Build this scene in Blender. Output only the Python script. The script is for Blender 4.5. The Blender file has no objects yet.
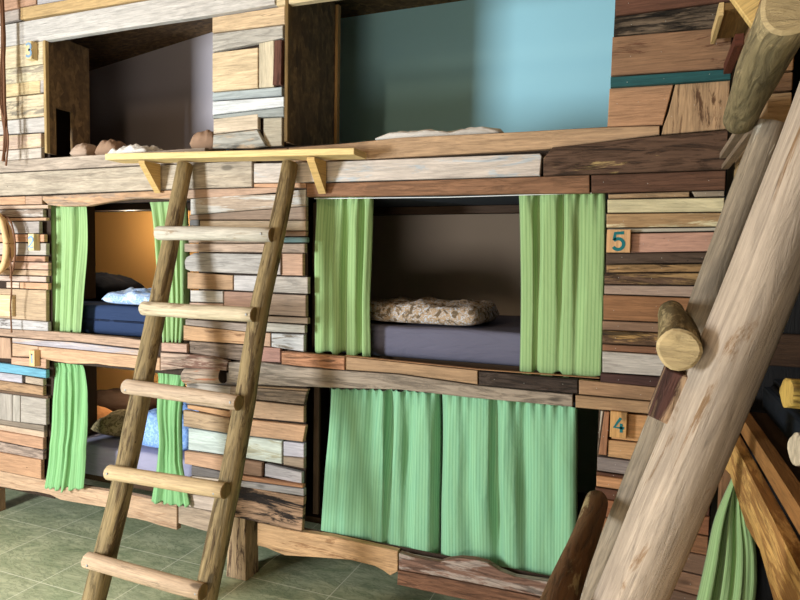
# A dormitory of bunks built from reclaimed timber; all measures in metres.
D = {'boards': [
  ['L/top_cladding', [[-4.25, 3.193], [-3.292, 3.152], [-3.293, 3.096], [-4.25, 3.09]], -0.024, 'd0986e', 0.15, None, 0, 0],
  ['L/top_cladding', [[-3.279, 3.148], [-2.949, 3.102], [-2.949, 3.086], [-3.28, 3.088]], -0.028, 'c8bebe', 0.15, None, 0, 0],
  ['L/top_cladding', [[-4.25, 3.089], [-3.441, 3.093], [-3.442, 3.031], [-4.25, 3.02]], -0.017, 'beaa9b', 0.15, None, 0, 0],
  ['L/rail:yellow pine rail above the white one', [[-3.408, 3.088], [-3.038, 3.082], [-2.449, 3.069], [-2.45, 3.006], [-3.41, 3.019]], -0.035, 'e6bb78', 0.15, None, 0, 0],
  ['L/rail:pale grey top rail', [[-4.25, 3.015], [-2.473, 3.003], [-1.692, 2.993], [-1.691, 2.876], [-2.058, 2.873], [-2.59, 2.879], [-3.2, 2.88], [-4.25, 2.886]], -0.032, 'd2c8be', 0.15, None, 0, 0],
  ['L/cladding_panel:upper', [[-4.25, 2.881], [-3.231, 2.882], [-3.234, 2.752], [-4.25, 2.761]], -0.033, 'e1c896', 0.15, None, 0, 0],
  ['L/cladding_panel:upper', [[-4.25, 2.762], [-3.222, 2.752], [-3.224, 2.663], [-4.25, 2.676]], -0.029, 'b9a587', 0.4, 'e6d2a0', 0.3, 0],
  ['L/cladding_panel:upper', [[-4.25, 2.68], [-3.277, 2.67], [-3.279, 2.597], [-4.25, 2.599]], -0.019, 'ebc882', 0.15, None, 0, 0],
  ['L/cladding_panel:upper', [[-3.272, 2.672], [-3.24, 2.671], [-3.242, 2.599], [-3.274, 2.596]], -0.023, 'bfb0a6', 0.15, None, 0, 0],
  ['L/cladding_panel:upper', [[-4.25, 2.592], [-3.234, 2.588], [-3.236, 2.461], [-4.25, 2.467]], -0.03, 'e3c695', 0.15, '9a8a70', 0.25, 0],
  ['L/cladding_panel:upper', [[-4.25, 2.467], [-3.233, 2.46], [-3.235, 2.373], [-4.25, 2.391]], -0.02, 'cdc0b4', 0.15, None, 0, 0],
  ['L/cladding_panel:upper', [[-4.25, 2.385], [-3.262, 2.367], [-3.264, 2.287], [-4.25, 2.286]], -0.03, 'd2aa8c', 0.15, 'e3c08f', 0.3, 0],
  ['L/cladding_panel:upper', [[-4.25, 2.285], [-3.275, 2.287], [-3.276, 2.227], [-4.25, 2.223]], -0.021, 'cdb9a5', 0.15, None, 0, 0],
  ['L/rail:tan rail under the top bunk', [[-4.25, 2.227], [-3.201, 2.226], [-2.79, 2.225], [-2.108, 2.227], [-2.109, 2.147], [-2.556, 2.153], [-4.25, 2.156]], -0.024, 'bea58c', 0.3, None, 0, 0],
  ['L/rail:broad cracked cream rail', [[-4.25, 2.152], [-2.551, 2.149], [-1.82, 2.148], [-1.819, 2.016], [-2.231, 2.018], [-4.25, 2.016]], -0.03, 'cdb99f', 0.25, 'b8a48c', 0.2, 0],
  ['L/rail:wavy edged orange rail', [[-3.255, 2.009], [-2.226, 2.016], [-2.226, 1.966], [-2.31, 1.966], [-2.457, 1.974], [-2.581, 1.974], [-2.701, 1.966], [-2.825, 1.952], [-2.907, 1.942], [-3.113, 1.943], [-3.208, 1.954], [-3.255, 1.984]], -0.036, 'd8a678', 0.3, 'b8987c', 0.3, 0],
  ['C/rail:pinkish rail', [[-2.227, 2.017], [-1.677, 2.013], [-1.677, 1.974], [-2.227, 1.969]], -0.027, 'c8a082', 0.15, None, 0, 0],
  ['L/cladding_panel:middle', [[-4.25, 2.012], [-3.402, 2.011], [-3.403, 1.961], [-4.25, 1.965]], -0.029, 'dca678', 0.15, None, 0, 0],
  ['L/cladding_panel:middle', [[-3.403, 2.011], [-3.264, 2.01], [-3.265, 1.959], [-3.404, 1.961]], -0.029, 'c99f7e', 0.15, None, 0, 0],
  ['L/cladding_panel:middle', [[-4.25, 1.964], [-3.226, 1.959], [-3.226, 1.936], [-4.25, 1.939]], -0.022, 'd7b496', 0.15, None, 0, 0],
  ['L/cladding_panel:middle', [[-4.25, 1.94], [-3.278, 1.935], [-3.279, 1.888], [-4.25, 1.892]], -0.013, 'af9682', 0.5, 'd8c8b8', 0.3, 0],
  ['L/cladding_panel:middle', [[-4.25, 1.888], [-3.225, 1.884], [-3.226, 1.865], [-4.25, 1.869]], -0.036, 'dcaa82', 0.15, None, 0, 0],
  ['L/cladding_panel:middle', [[-4.25, 1.867], [-3.292, 1.864], [-3.294, 1.792], [-4.25, 1.792]], -0.028, 'c0b1a6', 0.15, None, 0, 0],
  ['L/cladding_panel:middle', [[-4.25, 1.789], [-3.246, 1.788], [-3.247, 1.741], [-4.25, 1.74]], -0.034, 'e1a578', 0.15, None, 0, 0],
  ['L/cladding_panel:middle', [[-4.25, 1.735], [-3.232, 1.737], [-3.234, 1.665], [-4.25, 1.664]], -0.033, 'c3b4a5', 0.15, None, 0, 0],
  ['L/cladding_panel:middle', [[-4.25, 1.66], [-3.238, 1.661], [-3.239, 1.627], [-4.25, 1.625]], -0.036, 'c8916e', 0.15, None, 0, 0],
  ['L/cladding_panel:middle', [[-4.25, 1.622], [-3.227, 1.625], [-3.228, 1.581], [-4.25, 1.579]], -0.026, 'dcaf91', 0.15, None, 0, 0],
  ['L/cladding_panel:middle', [[-4.25, 1.576], [-3.239, 1.58], [-3.24, 1.545], [-4.25, 1.54]], -0.017, 'dcb48c', 0.15, None, 0, 0],
  ['L/cladding_panel:middle', [[-4.25, 1.537], [-3.265, 1.542], [-3.266, 1.507], [-4.25, 1.503]], -0.01, 'd7b9a5', 0.15, None, 0, 0],
  ['L/cladding_panel:middle', [[-3.592, 1.502], [-3.48, 1.504], [-3.481, 1.465], [-3.593, 1.465]], -0.018, 'e0c0a4', 0.15, None, 0, 0],
  ['L/cladding_panel:middle', [[-3.455, 1.505], [-3.22, 1.505], [-3.221, 1.465], [-3.456, 1.466]], -0.034, 'dca578', 0.15, None, 0, 0],
  ['L/cladding_panel:middle', [[-4.25, 1.458], [-3.262, 1.463], [-3.266, 1.277], [-4.25, 1.281]], -0.014, 'cdaa82', 0.15, None, 0, 0],
  ['L/cladding_panel:middle', [[-4.25, 1.428], [-3.513, 1.426], [-3.516, 1.294], [-4.25, 1.295]], -0.04, 'ebcd96', 0.15, None, 0, 0],
  ['L/cladding_panel:middle', [[-4.25, 1.284], [-3.223, 1.279], [-3.224, 1.223], [-4.25, 1.211]], -0.036, 'cdc3be', 0.15, '6a5c55', 0.2, 0],
  ['L/rail:pink tan rail below the navy mattress', [[-4.25, 1.208], [-3.199, 1.225], [-2.948, 1.224], [-2.681, 1.222], [-2.469, 1.213], [-2.469, 1.165], [-3.057, 1.175], [-3.257, 1.17], [-4.25, 1.172]], -0.03, 'c8a082', 0.3, None, 0, 0],
  ['L/rail:pale rail with a lavender end', [[-3.542, 1.167], [-3.264, 1.166], [-3.064, 1.171], [-2.545, 1.159], [-2.545, 1.126], [-3.065, 1.129], [-3.323, 1.13], [-3.542, 1.134]], -0.024, 'd7b9a5', 0.15, 'c0b4b8', 0.4, 0],
  ['L/rail:orange rail with a dark knot', [[-3.31, 1.13], [-3.053, 1.13], [-2.535, 1.128], [-2.397, 1.127], [-2.398, 1.057], [-2.55, 1.056], [-2.642, 1.057], [-2.751, 1.056], [-2.855, 1.06], [-3.055, 1.045], [-3.198, 1.051], [-3.312, 1.061]], -0.034, 'dcaa7d', 0.2, None, 0, 0],
  ['L/cladding_panel:under the middle bunk', [[-4.25, 1.164], [-3.561, 1.163], [-3.556, 1.035], [-4.25, 1.01]], -0.022, 'cda07d', 0.15, None, 0, 1],
  ['L/cladding_panel:under the middle bunk', [[-3.529, 1.136], [-3.31, 1.129], [-3.312, 1.064], [-3.531, 1.054]], -0.034, 'dcaf87', 0.15, None, 0, 0],
  ['L/cladding_panel:under the middle bunk', [[-3.54, 1.05], [-3.246, 1.06], [-3.247, 1.001], [-3.541, 1.005]], -0.034, 'd7a582', 0.15, None, 0, 0],
  ['C/rail:pinkish offcut rail', [[-2.394, 1.21], [-2.221, 1.213], [-2.221, 1.165], [-2.394, 1.162]], -0.03, 'cda087', 0.15, None, 0, 0],
  ['C/rail:pale log like rail', [[-2.395, 1.157], [-2.216, 1.161], [-2.056, 1.16], [-1.956, 1.144], [-1.969, 1.091], [-2.132, 1.089], [-2.223, 1.085], [-2.396, 1.057]], -0.036, 'c8a58c', 0.5, '8a5f4c', 0.3, 0],
  ['L/cladding_panel:lower', [[-4.25, 1.01], [-3.558, 1.006], [-3.248, 0.995], [-3.249, 0.944], [-3.56, 0.95], [-4.25, 0.951]], -0.034, '6eb4cd', 0.15, None, 0, 0],
  ['L/cladding_panel:lower', [[-4.25, 0.941], [-3.481, 0.942], [-3.482, 0.89], [-4.25, 0.898]], -0.01, 'c8bec3', 0.15, None, 0, 0],
  ['L/cladding_panel:lower', [[-3.428, 0.943], [-3.278, 0.938], [-3.279, 0.896], [-3.429, 0.901]], -0.03, 'bea58c', 0.15, None, 0, 0],
  ['L/cladding_panel:lower', [[-4.25, 0.899], [-3.279, 0.893], [-3.281, 0.837], [-4.25, 0.84]], -0.03, 'c3966a', 0.5, None, 0, 0],
  ['L/cladding_panel:lower', [[-4.25, 0.833], [-3.262, 0.835], [-3.262, 0.817], [-4.25, 0.814]], -0.012, '785a41', 0.15, None, 0, 0],
  ['L/cladding_panel:lower', [[-4.25, 0.818], [-3.55, 0.819], [-3.555, 0.652], [-4.25, 0.65]], -0.025, 'b9aa9b', 0.15, None, 0, 1],
  ['L/cladding_panel:lower', [[-3.544, 0.82], [-3.477, 0.82], [-3.481, 0.655], [-3.549, 0.654]], -0.028, 'beb0a0', 0.15, None, 0, 1],
  ['L/cladding_panel:lower', [[-3.474, 0.82], [-3.258, 0.821], [-3.262, 0.662], [-3.478, 0.656]], -0.028, 'b9aa9b', 0.15, None, 0, 0],
  ['L/cladding_panel:lower', [[-4.25, 0.647], [-3.284, 0.658], [-3.285, 0.622], [-4.25, 0.622]], -0.024, '96826e', 0.15, None, 0, 0],
  ['L/cladding_panel:lower', [[-4.25, 0.614], [-3.299, 0.618], [-3.3, 0.578], [-4.25, 0.583]], -0.013, 'e1be9b', 0.15, None, 0, 0],
  ['L/cladding_panel:lower', [[-4.25, 0.588], [-3.286, 0.583], [-3.288, 0.512], [-4.25, 0.527]], -0.03, 'd29b73', 0.15, None, 0, 0],
  ['L/cladding_panel:lower', [[-4.25, 0.523], [-3.296, 0.506], [-3.297, 0.448], [-4.25, 0.449]], -0.024, 'bea08c', 0.5, '4a3a30', 0.2, 0],
  ['L/cladding_panel:lower', [[-4.25, 0.45], [-3.301, 0.451], [-3.304, 0.332], [-4.25, 0.337]], -0.034, 'd29b6e', 0.15, None, 0, 0],
  ['L/skirt_board:wavy edged pine skirt with a knot', [[-4.25, 0.332], [-3.297, 0.329], [-2.96, 0.333], [-2.644, 0.344], [-2.294, 0.344], [-2.295, 0.198], [-2.411, 0.202], [-2.495, 0.21], [-2.58, 0.212], [-2.638, 0.208], [-2.726, 0.233], [-2.816, 0.239], [-3.0, 0.232], [-3.079, 0.229], [-3.16, 0.228], [-3.241, 0.245], [-3.358, 0.245], [-3.495, 0.233], [-4.25, 0.215]], -0.026, 'dcb087', 0.15, 'c89a72', 0.2, 0],
  ['L/skirt_board:short tan skirt end', [[-2.293, 0.339], [-2.108, 0.337], [-2.005, 0.335], [-2.005, 0.218], [-2.114, 0.222], [-2.293, 0.234]], -0.02, 'c8aa8c', 0.3, None, 0, 0],
  ['C/rail:creamy pine rail at the top', [[-1.687, 2.912], [-1.439, 2.911], [-0.366, 2.893], [0.204, 2.875], [0.207, 2.821], [-0.364, 2.839], [-1.438, 2.864], [-1.687, 2.868]], -0.03, 'e6c88c', 0.15, None, 0, 0],
  ['C/rail:pine rail with swirling grain', [[-1.62, 2.2], [-1.341, 2.203], [-1.042, 2.215], [-0.591, 2.208], [-0.191, 2.205], [0.029, 2.197], [0.03, 2.16], [-0.189, 2.144], [-0.402, 2.128], [-0.588, 2.126], [-1.187, 2.123], [-1.62, 2.131]], -0.022, 'c89f74', 0.2, None, 0, 0],
  ['C/rail:thin board behind the shelf', [[-2.105, 2.203], [-1.624, 2.2], [-1.624, 2.141], [-1.821, 2.147], [-2.105, 2.158]], -0.02, 'b08660', 0.15, None, 0, 0],
  ['C/rail:long whitewashed rail', [[-1.808, 2.132], [-1.612, 2.127], [-1.334, 2.121], [-0.42, 2.112], [-0.412, 2.1], [-0.417, 2.019], [-1.332, 2.025], [-1.545, 2.029], [-1.808, 2.035]], -0.034, 'dccbbd', 0.15, 'c4c8cc', 0.12, 0],
  ['C/rail:thin orange strip', [[-1.818, 2.036], [-1.521, 2.03], [-1.52, 2.004], [-1.817, 2.015]], -0.02, 'dca578', 0.15, None, 0, 0],
  ['C/rail:charred dark beam with yellow flakes', [[-0.406, 2.09], [-0.371, 2.132], [-0.187, 2.142], [0.03, 2.155], [0.262, 2.162], [0.262, 2.017], [-0.404, 2.017]], -0.045, '6a4c38', 0.75, 'c8a860', 0.07, 0],
  ['C/rail:brown rail over the curtain rod', [[-1.515, 2.026], [-1.334, 2.023], [-0.418, 2.019], [-0.222, 2.019], [-0.219, 1.944], [-0.498, 1.949], [-1.171, 1.955], [-1.514, 1.96]], -0.03, '9c6c48', 0.35, None, 0, 0],
  ['C/rail:dark brown rail end', [[-0.218, 2.018], [0.262, 2.017], [0.262, 1.944], [-0.215, 1.944]], -0.032, '704a34', 0.3, None, 0, 0],
  ['C/rail:grey weathered beam', [[-1.959, 1.138], [-1.773, 1.154], [-1.538, 1.145], [-1.296, 1.147], [-1.018, 1.151], [-0.656, 1.133], [-0.258, 1.131], [-0.257, 1.078], [-0.69, 1.075], [-1.017, 1.08], [-1.374, 1.057], [-1.802, 1.033], [-1.959, 1.035]], -0.032, 'a8947f', 0.5, None, 0, 0],
  ['C/rail:narrow tan sill board', [[-1.298, 1.213], [-0.658, 1.198], [-0.656, 1.135], [-1.019, 1.153], [-1.297, 1.149]], -0.03, 'b48c62', 0.15, None, 0, 0],
  ['C/rail:narrow blackened sill board', [[-0.654, 1.196], [-0.24, 1.195], [-0.238, 1.135], [-0.653, 1.135]], -0.034, '48382e', 0.6, None, 0, 0],
  ['C/rail:orange tan upper sill end', [[-0.239, 1.194], [0.262, 1.185], [0.262, 1.132], [-0.237, 1.133]], -0.03, 'b4824f', 0.15, None, 0, 0],
  ['C/rail:orange tan lower sill end', [[-0.251, 1.129], [0.262, 1.129], [0.262, 1.081], [-0.249, 1.075]], -0.024, 'b98f62', 0.15, None, 0, 0],
  ['C/rail:bark covered orange offcut', [[-1.641, 1.217], [-1.293, 1.215], [-1.294, 1.149], [-1.64, 1.148]], -0.04, 'c8875a', 0.7, None, 0, 0],
  ['C/sill_cap', [[-1.298, 1.22], [-0.649, 1.205], [-0.156, 1.209], [-0.156, 1.202], [-0.649, 1.199], [-1.298, 1.212]], -0.03, 'b98350', 0.15, None, 0, 0],
  ['C/cladding_panel:pillar beside the middle bunk', [[-2.201, 1.968], [-1.516, 1.998], [-1.516, 1.918], [-2.202, 1.885]], -0.027, 'bea58c', 0.15, 'd8d0c4', 0.35, 0],
  ['C/cladding_panel:pillar beside the middle bunk', [[-2.216, 1.886], [-1.521, 1.919], [-1.52, 1.853], [-2.216, 1.86]], -0.018, 'aa8c73', 0.15, None, 0, 0],
  ['C/cladding_panel:pillar beside the middle bunk', [[-2.217, 1.862], [-2.153, 1.862], [-2.153, 1.828], [-2.217, 1.829]], -0.017, '787370', 0.15, None, 0, 0],
  ['C/cladding_panel:pillar beside the middle bunk', [[-2.145, 1.857], [-1.517, 1.851], [-1.517, 1.801], [-2.145, 1.8]], -0.023, 'd7b996', 0.15, None, 0, 0],
  ['C/cladding_panel:pillar beside the middle bunk', [[-2.222, 1.798], [-1.647, 1.798], [-1.647, 1.743], [-2.222, 1.741]], -0.019, 'b9a088', 0.15, None, 0, 0],
  ['C/cladding_panel:pillar beside the middle bunk', [[-1.64, 1.8], [-1.513, 1.8], [-1.513, 1.774], [-1.64, 1.774]], -0.03, 'b48c6e', 0.15, None, 0, 0],
  ['C/cladding_panel:pillar beside the middle bunk', [[-1.639, 1.771], [-1.501, 1.771], [-1.501, 1.744], [-1.639, 1.743]], -0.04, '7a9a98', 0.15, None, 0, 0],
  ['C/cladding_panel:pillar beside the middle bunk', [[-2.239, 1.739], [-1.518, 1.741], [-1.517, 1.695], [-2.239, 1.693]], -0.03, 'c3a58c', 0.3, None, 0, 0],
  ['C/cladding_panel:pillar beside the middle bunk', [[-2.239, 1.642], [-2.226, 1.668], [-2.174, 1.691], [-1.713, 1.688], [-1.713, 1.586], [-2.2, 1.593], [-2.232, 1.605]], -0.03, 'beb4aa', 0.3, None, 0, 0],
  ['C/cladding_panel:pillar beside the middle bunk', [[-1.716, 1.691], [-1.656, 1.691], [-1.655, 1.587], [-1.715, 1.586]], -0.026, 'c8b8ae', 0.15, None, 0, 0],
  ['C/cladding_panel:pillar beside the middle bunk', [[-1.661, 1.693], [-1.538, 1.694], [-1.537, 1.585], [-1.66, 1.584]], -0.014, 'd7a582', 0.15, None, 0, 0],
  ['C/cladding_panel:pillar beside the middle bunk', [[-2.231, 1.591], [-1.942, 1.58], [-1.941, 1.503], [-2.232, 1.501]], -0.016, 'c89b6e', 0.15, None, 0, 0],
  ['C/cladding_panel:pillar beside the middle bunk', [[-1.934, 1.581], [-1.718, 1.581], [-1.718, 1.499], [-1.934, 1.502]], -0.022, 'cdc3be', 0.15, None, 0, 0],
  ['C/cladding_panel:pillar beside the middle bunk', [[-1.714, 1.581], [-1.503, 1.581], [-1.502, 1.499], [-1.713, 1.5]], -0.024, 'c8b9aa', 0.3, None, 0, 0],
  ['C/cladding_panel:pillar beside the middle bunk', [[-2.204, 1.497], [-1.995, 1.498], [-1.995, 1.437], [-2.204, 1.434]], -0.026, 'd7cdc3', 0.15, None, 0, 0],
  ['C/cladding_panel:pillar beside the middle bunk', [[-1.998, 1.498], [-1.732, 1.496], [-1.731, 1.407], [-1.998, 1.421]], -0.018, 'c3967d', 0.15, None, 0, 0],
  ['C/cladding_panel:pillar beside the middle bunk', [[-1.727, 1.494], [-1.515, 1.494], [-1.514, 1.388], [-1.726, 1.388]], -0.021, 'b4967d', 0.15, None, 0, 0],
  ['C/cladding_panel:pillar beside the middle bunk', [[-2.212, 1.432], [-1.996, 1.435], [-1.996, 1.416], [-2.212, 1.413]], -0.024, 'd0a890', 0.15, None, 0, 0],
  ['C/cladding_panel:pillar beside the middle bunk', [[-2.234, 1.406], [-1.734, 1.402], [-1.734, 1.357], [-2.234, 1.342]], -0.014, 'b9a48f', 0.15, None, 0, 0],
  ['C/cladding_panel:pillar beside the middle bunk', [[-2.246, 1.342], [-1.857, 1.338], [-1.856, 1.295], [-2.246, 1.31]], -0.016, 'af9b8c', 0.3, None, 0, 0],
  ['C/cladding_panel:pillar beside the middle bunk', [[-1.85, 1.382], [-1.5, 1.386], [-1.5, 1.353], [-1.849, 1.352]], -0.026, 'a58c73', 0.15, None, 0, 0],
  ['C/cladding_panel:pillar beside the middle bunk', [[-1.846, 1.351], [-1.514, 1.35], [-1.513, 1.309], [-1.846, 1.302]], -0.03, 'b9af9f', 0.15, None, 0, 0],
  ['C/cladding_panel:pillar beside the middle bunk', [[-2.257, 1.31], [-1.854, 1.296], [-1.854, 1.232], [-2.257, 1.228]], -0.018, 'd2a06e', 0.15, '8a5c34', 0.15, 0],
  ['C/cladding_panel:pillar beside the middle bunk', [[-1.851, 1.301], [-1.715, 1.299], [-1.715, 1.229], [-1.85, 1.23]], -0.019, 'd2a582', 0.15, None, 0, 0],
  ['C/cladding_panel:pillar beside the middle bunk', [[-1.716, 1.298], [-1.528, 1.302], [-1.528, 1.216], [-1.715, 1.228]], -0.014, 'd2cdc8', 0.15, '8a7a68', 0.2, 0],
  ['C/cladding_panel:pillar beside the middle bunk', [[-2.223, 1.227], [-1.859, 1.229], [-1.859, 1.142], [-2.223, 1.163]], -0.012, '967d69', 0.6, None, 0, 0],
  ['C/cladding_panel:pillar beside the middle bunk', [[-1.854, 1.227], [-1.66, 1.227], [-1.659, 1.153], [-1.853, 1.148]], -0.015, 'c38c78', 0.15, None, 0, 0],
  ['C/cladding_panel:pillar beside the middle bunk', [[-2.258, 1.057], [-1.852, 1.089], [-1.852, 1.007], [-2.258, 1.008]], 0.005, 'a09488', 0.15, None, 0, 0],
  ['C/cladding_panel:pillar beside the lower bunk', [[-2.233, 1.013], [-1.831, 1.014], [-1.831, 0.964], [-2.233, 0.967]], -0.025, 'b0a294', 0.4, None, 0, 0],
  ['C/cladding_panel:pillar beside the lower bunk', [[-1.842, 1.023], [-1.506, 1.036], [-1.506, 1.024], [-1.842, 1.011]], -0.009, 'c89c68', 0.15, None, 0, 0],
  ['C/cladding_panel:pillar beside the lower bunk', [[-1.949, 1.015], [-1.5, 1.027], [-1.516, 0.961], [-1.955, 0.958]], -0.03, '967d64', 0.6, None, 0, 0],
  ['C/cladding_panel:pillar beside the lower bunk', [[-2.229, 0.968], [-1.956, 0.957], [-1.956, 0.89], [-2.23, 0.894]], -0.028, 'aa9a8a', 0.15, None, 0, 0],
  ['C/cladding_panel:pillar beside the lower bunk', [[-1.961, 0.95], [-1.52, 0.954], [-1.52, 0.87], [-1.961, 0.857]], -0.022, 'be966e', 0.15, None, 0, 0],
  ['C/cladding_panel:pillar beside the lower bunk', [[-2.234, 0.888], [-1.959, 0.882], [-1.959, 0.846], [-2.234, 0.864]], -0.016, 'd09a64', 0.15, None, 0, 0],
  ['C/cladding_panel:pillar beside the lower bunk', [[-2.247, 0.861], [-1.947, 0.848], [-1.947, 0.768], [-2.247, 0.772]], -0.032, 'c3a078', 0.4, None, 0, 0],
  ['C/cladding_panel:pillar beside the lower bunk', [[-1.941, 0.853], [-1.498, 0.864], [-1.514, 0.78], [-1.941, 0.77]], -0.04, 'cd9b6e', 0.15, None, 0, 0],
  ['C/cladding_panel:pillar beside the lower bunk', [[-2.229, 0.763], [-1.96, 0.759], [-1.96, 0.646], [-2.23, 0.643]], -0.014, 'cdd7cd', 0.15, None, 0, 0],
  ['C/cladding_panel:pillar beside the lower bunk', [[-1.951, 0.762], [-1.643, 0.768], [-1.643, 0.648], [-1.951, 0.65]], -0.022, 'd2d5c3', 0.15, 'b8b090', 0.2, 0],
  ['C/cladding_panel:pillar beside the lower bunk', [[-1.643, 0.764], [-1.523, 0.766], [-1.522, 0.694], [-1.642, 0.688]], -0.014, 'c8bec3', 0.15, None, 0, 0],
  ['C/cladding_panel:pillar beside the lower bunk', [[-1.634, 0.691], [-1.515, 0.697], [-1.514, 0.645], [-1.633, 0.648]], -0.028, 'a58c73', 0.15, None, 0, 0],
  ['C/cladding_panel:pillar beside the lower bunk', [[-2.232, 0.645], [-1.939, 0.649], [-1.939, 0.569], [-2.232, 0.575]], -0.042, 'd2a078', 0.15, None, 0, 0],
  ['C/cladding_panel:pillar beside the lower bunk', [[-1.94, 0.647], [-1.75, 0.645], [-1.75, 0.573], [-1.94, 0.567]], -0.036, 'a0785a', 0.15, None, 0, 0],
  ['C/cladding_panel:pillar beside the lower bunk', [[-1.746, 0.638], [-1.53, 0.623], [-1.529, 0.563], [-1.746, 0.572]], -0.02, 'cdc3c3', 0.15, None, 0, 0],
  ['C/cladding_panel:pillar beside the lower bunk', [[-1.939, 0.566], [-1.511, 0.571], [-1.51, 0.553], [-1.939, 0.537]], -0.042, 'be8255', 0.15, None, 0, 0],
  ['C/cladding_panel:pillar beside the lower bunk', [[-2.196, 0.571], [-1.948, 0.561], [-1.948, 0.527], [-2.197, 0.515]], -0.03, '786e69', 0.15, None, 0, 0],
  ['C/cladding_panel:pillar beside the lower bunk', [[-2.215, 0.506], [-1.958, 0.52], [-1.958, 0.489], [-2.215, 0.467]], -0.016, 'd0b8a0', 0.15, None, 0, 0],
  ['C/cladding_panel:pillar beside the lower bunk', [[-1.948, 0.531], [-1.512, 0.547], [-1.511, 0.509], [-1.948, 0.498]], -0.03, 'b4aaa5', 0.15, None, 0, 0],
  ['C/cladding_panel:pillar beside the lower bunk', [[-2.217, 0.464], [-1.953, 0.488], [-1.953, 0.416], [-2.217, 0.406]], -0.014, 'a89080', 0.15, None, 0, 0],
  ['C/cladding_panel:pillar beside the lower bunk', [[-2.217, 0.412], [-1.941, 0.422], [-1.941, 0.344], [-2.217, 0.341]], -0.03, 'cdb4a0', 0.15, None, 0, 0],
  ['C/cladding_panel:pillar beside the lower bunk', [[-1.942, 0.504], [-1.511, 0.507], [-1.521, 0.332], [-1.941, 0.334]], -0.03, 'be916a', 0.55, '2e2018', 0.34, 0],
  ['C/cladding_panel:pillar between the two top bunks', [[-2.073, 2.872], [-1.647, 2.871], [-1.646, 2.785], [-2.073, 2.793]], -0.014, 'e1b982', 0.15, None, 0, 0],
  ['C/cladding_panel:pillar between the two top bunks', [[-2.069, 2.789], [-1.655, 2.781], [-1.654, 2.719], [-2.069, 2.698]], -0.018, 'beb4a5', 0.3, None, 0, 0],
  ['C/cladding_panel:pillar between the two top bunks', [[-2.073, 2.697], [-1.798, 2.694], [-1.798, 2.498], [-2.073, 2.502]], -0.014, 'e6c38c', 0.15, None, 0, 0],
  ['C/cladding_panel:pillar between the two top bunks', [[-1.798, 2.715], [-1.71, 2.721], [-1.709, 2.496], [-1.797, 2.499]], -0.01, 'd7c39b', 0.15, None, 0, 1],
  ['C/cladding_panel:pillar between the two top bunks', [[-1.694, 2.709], [-1.649, 2.708], [-1.653, 2.494], [-1.703, 2.498]], -0.035, '6e3c28', 0.8, None, 0, 1],
  ['C/cladding_panel:pillar between the two top bunks', [[-2.074, 2.501], [-1.662, 2.494], [-1.662, 2.449], [-2.075, 2.458]], -0.012, 'aab4b4', 0.15, None, 0, 0],
  ['C/cladding_panel:pillar between the two top bunks', [[-2.06, 2.451], [-1.639, 2.441], [-1.639, 2.393], [-2.06, 2.383]], -0.03, 'dcdede', 0.15, None, 0, 0],
  ['C/cladding_panel:pillar between the two top bunks', [[-2.065, 2.383], [-1.643, 2.393], [-1.642, 2.347], [-2.065, 2.367]], -0.024, 'a0a5a0', 0.15, None, 0, 0],
  ['C/cladding_panel:pillar between the two top bunks', [[-2.057, 2.365], [-1.789, 2.372], [-1.788, 2.297], [-2.057, 2.289]], -0.026, 'd7be9b', 0.15, None, 0, 0],
  ['C/cladding_panel:pillar between the two top bunks', [[-1.769, 2.352], [-1.661, 2.35], [-1.66, 2.211], [-1.769, 2.212]], -0.012, 'b9aa8c', 0.15, None, 0, 0],
  ['C/cladding_panel:pillar between the two top bunks', [[-2.046, 2.283], [-1.784, 2.292], [-1.761, 2.254], [-1.732, 2.209], [-1.825, 2.202], [-2.052, 2.214]], -0.04, 'b4afa0', 0.4, 'd8b890', 0.2, 0],
  ['C/skirt_board:orange skirt with a wavy lower edge', [[-1.789, 0.327], [-1.527, 0.325], [-1.372, 0.333], [-1.212, 0.33], [-1.017, 0.326], [-1.016, 0.227], [-1.055, 0.199], [-1.091, 0.216], [-1.132, 0.229], [-1.263, 0.233], [-1.425, 0.213], [-1.623, 0.185], [-1.682, 0.194], [-1.735, 0.204], [-1.789, 0.205]], -0.02, 'd7a56e', 0.2, 'a87848', 0.15, 0],
  ['C/skirt_board:dark live edge skirt', [[-1.005, 0.33], [-0.939, 0.324], [-0.806, 0.327], [-0.769, 0.346], [-0.714, 0.363], [-0.646, 0.37], [-0.589, 0.365], [-0.535, 0.341], [-0.47, 0.328], [-0.386, 0.332], [-0.204, 0.349], [0.262, 0.352], [0.262, 0.274], [-0.221, 0.265], [-0.804, 0.258], [-1.004, 0.25]], -0.045, '8c6450', 0.6, 'b09a8c', 0.25, 0],
  ['C/skirt_board:red brown lower skirt', [[-1.016, 0.236], [-0.81, 0.245], [-0.223, 0.252], [0.262, 0.262], [0.262, 0.197], [-0.22, 0.178], [-0.729, 0.166], [-1.02, 0.166]], -0.025, '8a5a3c', 0.5, None, 0, 0],
  ['C/cladding_panel:right end beside the top bunk', [[-0.153, 2.738], [0.262, 2.725], [0.262, 2.628], [-0.149, 2.625]], -0.03, '7c4a30', 0.15, None, 0, 0],
  ['C/cladding_panel:right end beside the top bunk', [[-0.153, 2.627], [0.262, 2.63], [0.262, 2.54], [0.095, 2.546], [-0.154, 2.553]], -0.02, '826a50', 0.9, '3a2e22', 0.3, 0],
  ['C/cladding_panel:right end beside the top bunk', [[-0.158, 2.554], [0.095, 2.547], [0.262, 2.541], [0.262, 2.39], [-0.159, 2.402]], -0.012, 'a87648', 0.15, '7a4a28', 0.08, 0],
  ['C/cladding_panel:right end beside the top bunk', [[-0.158, 2.391], [0.262, 2.381], [0.262, 2.342], [-0.157, 2.349]], -0.045, '0a6468', 0.05, None, 0, 0],
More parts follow.
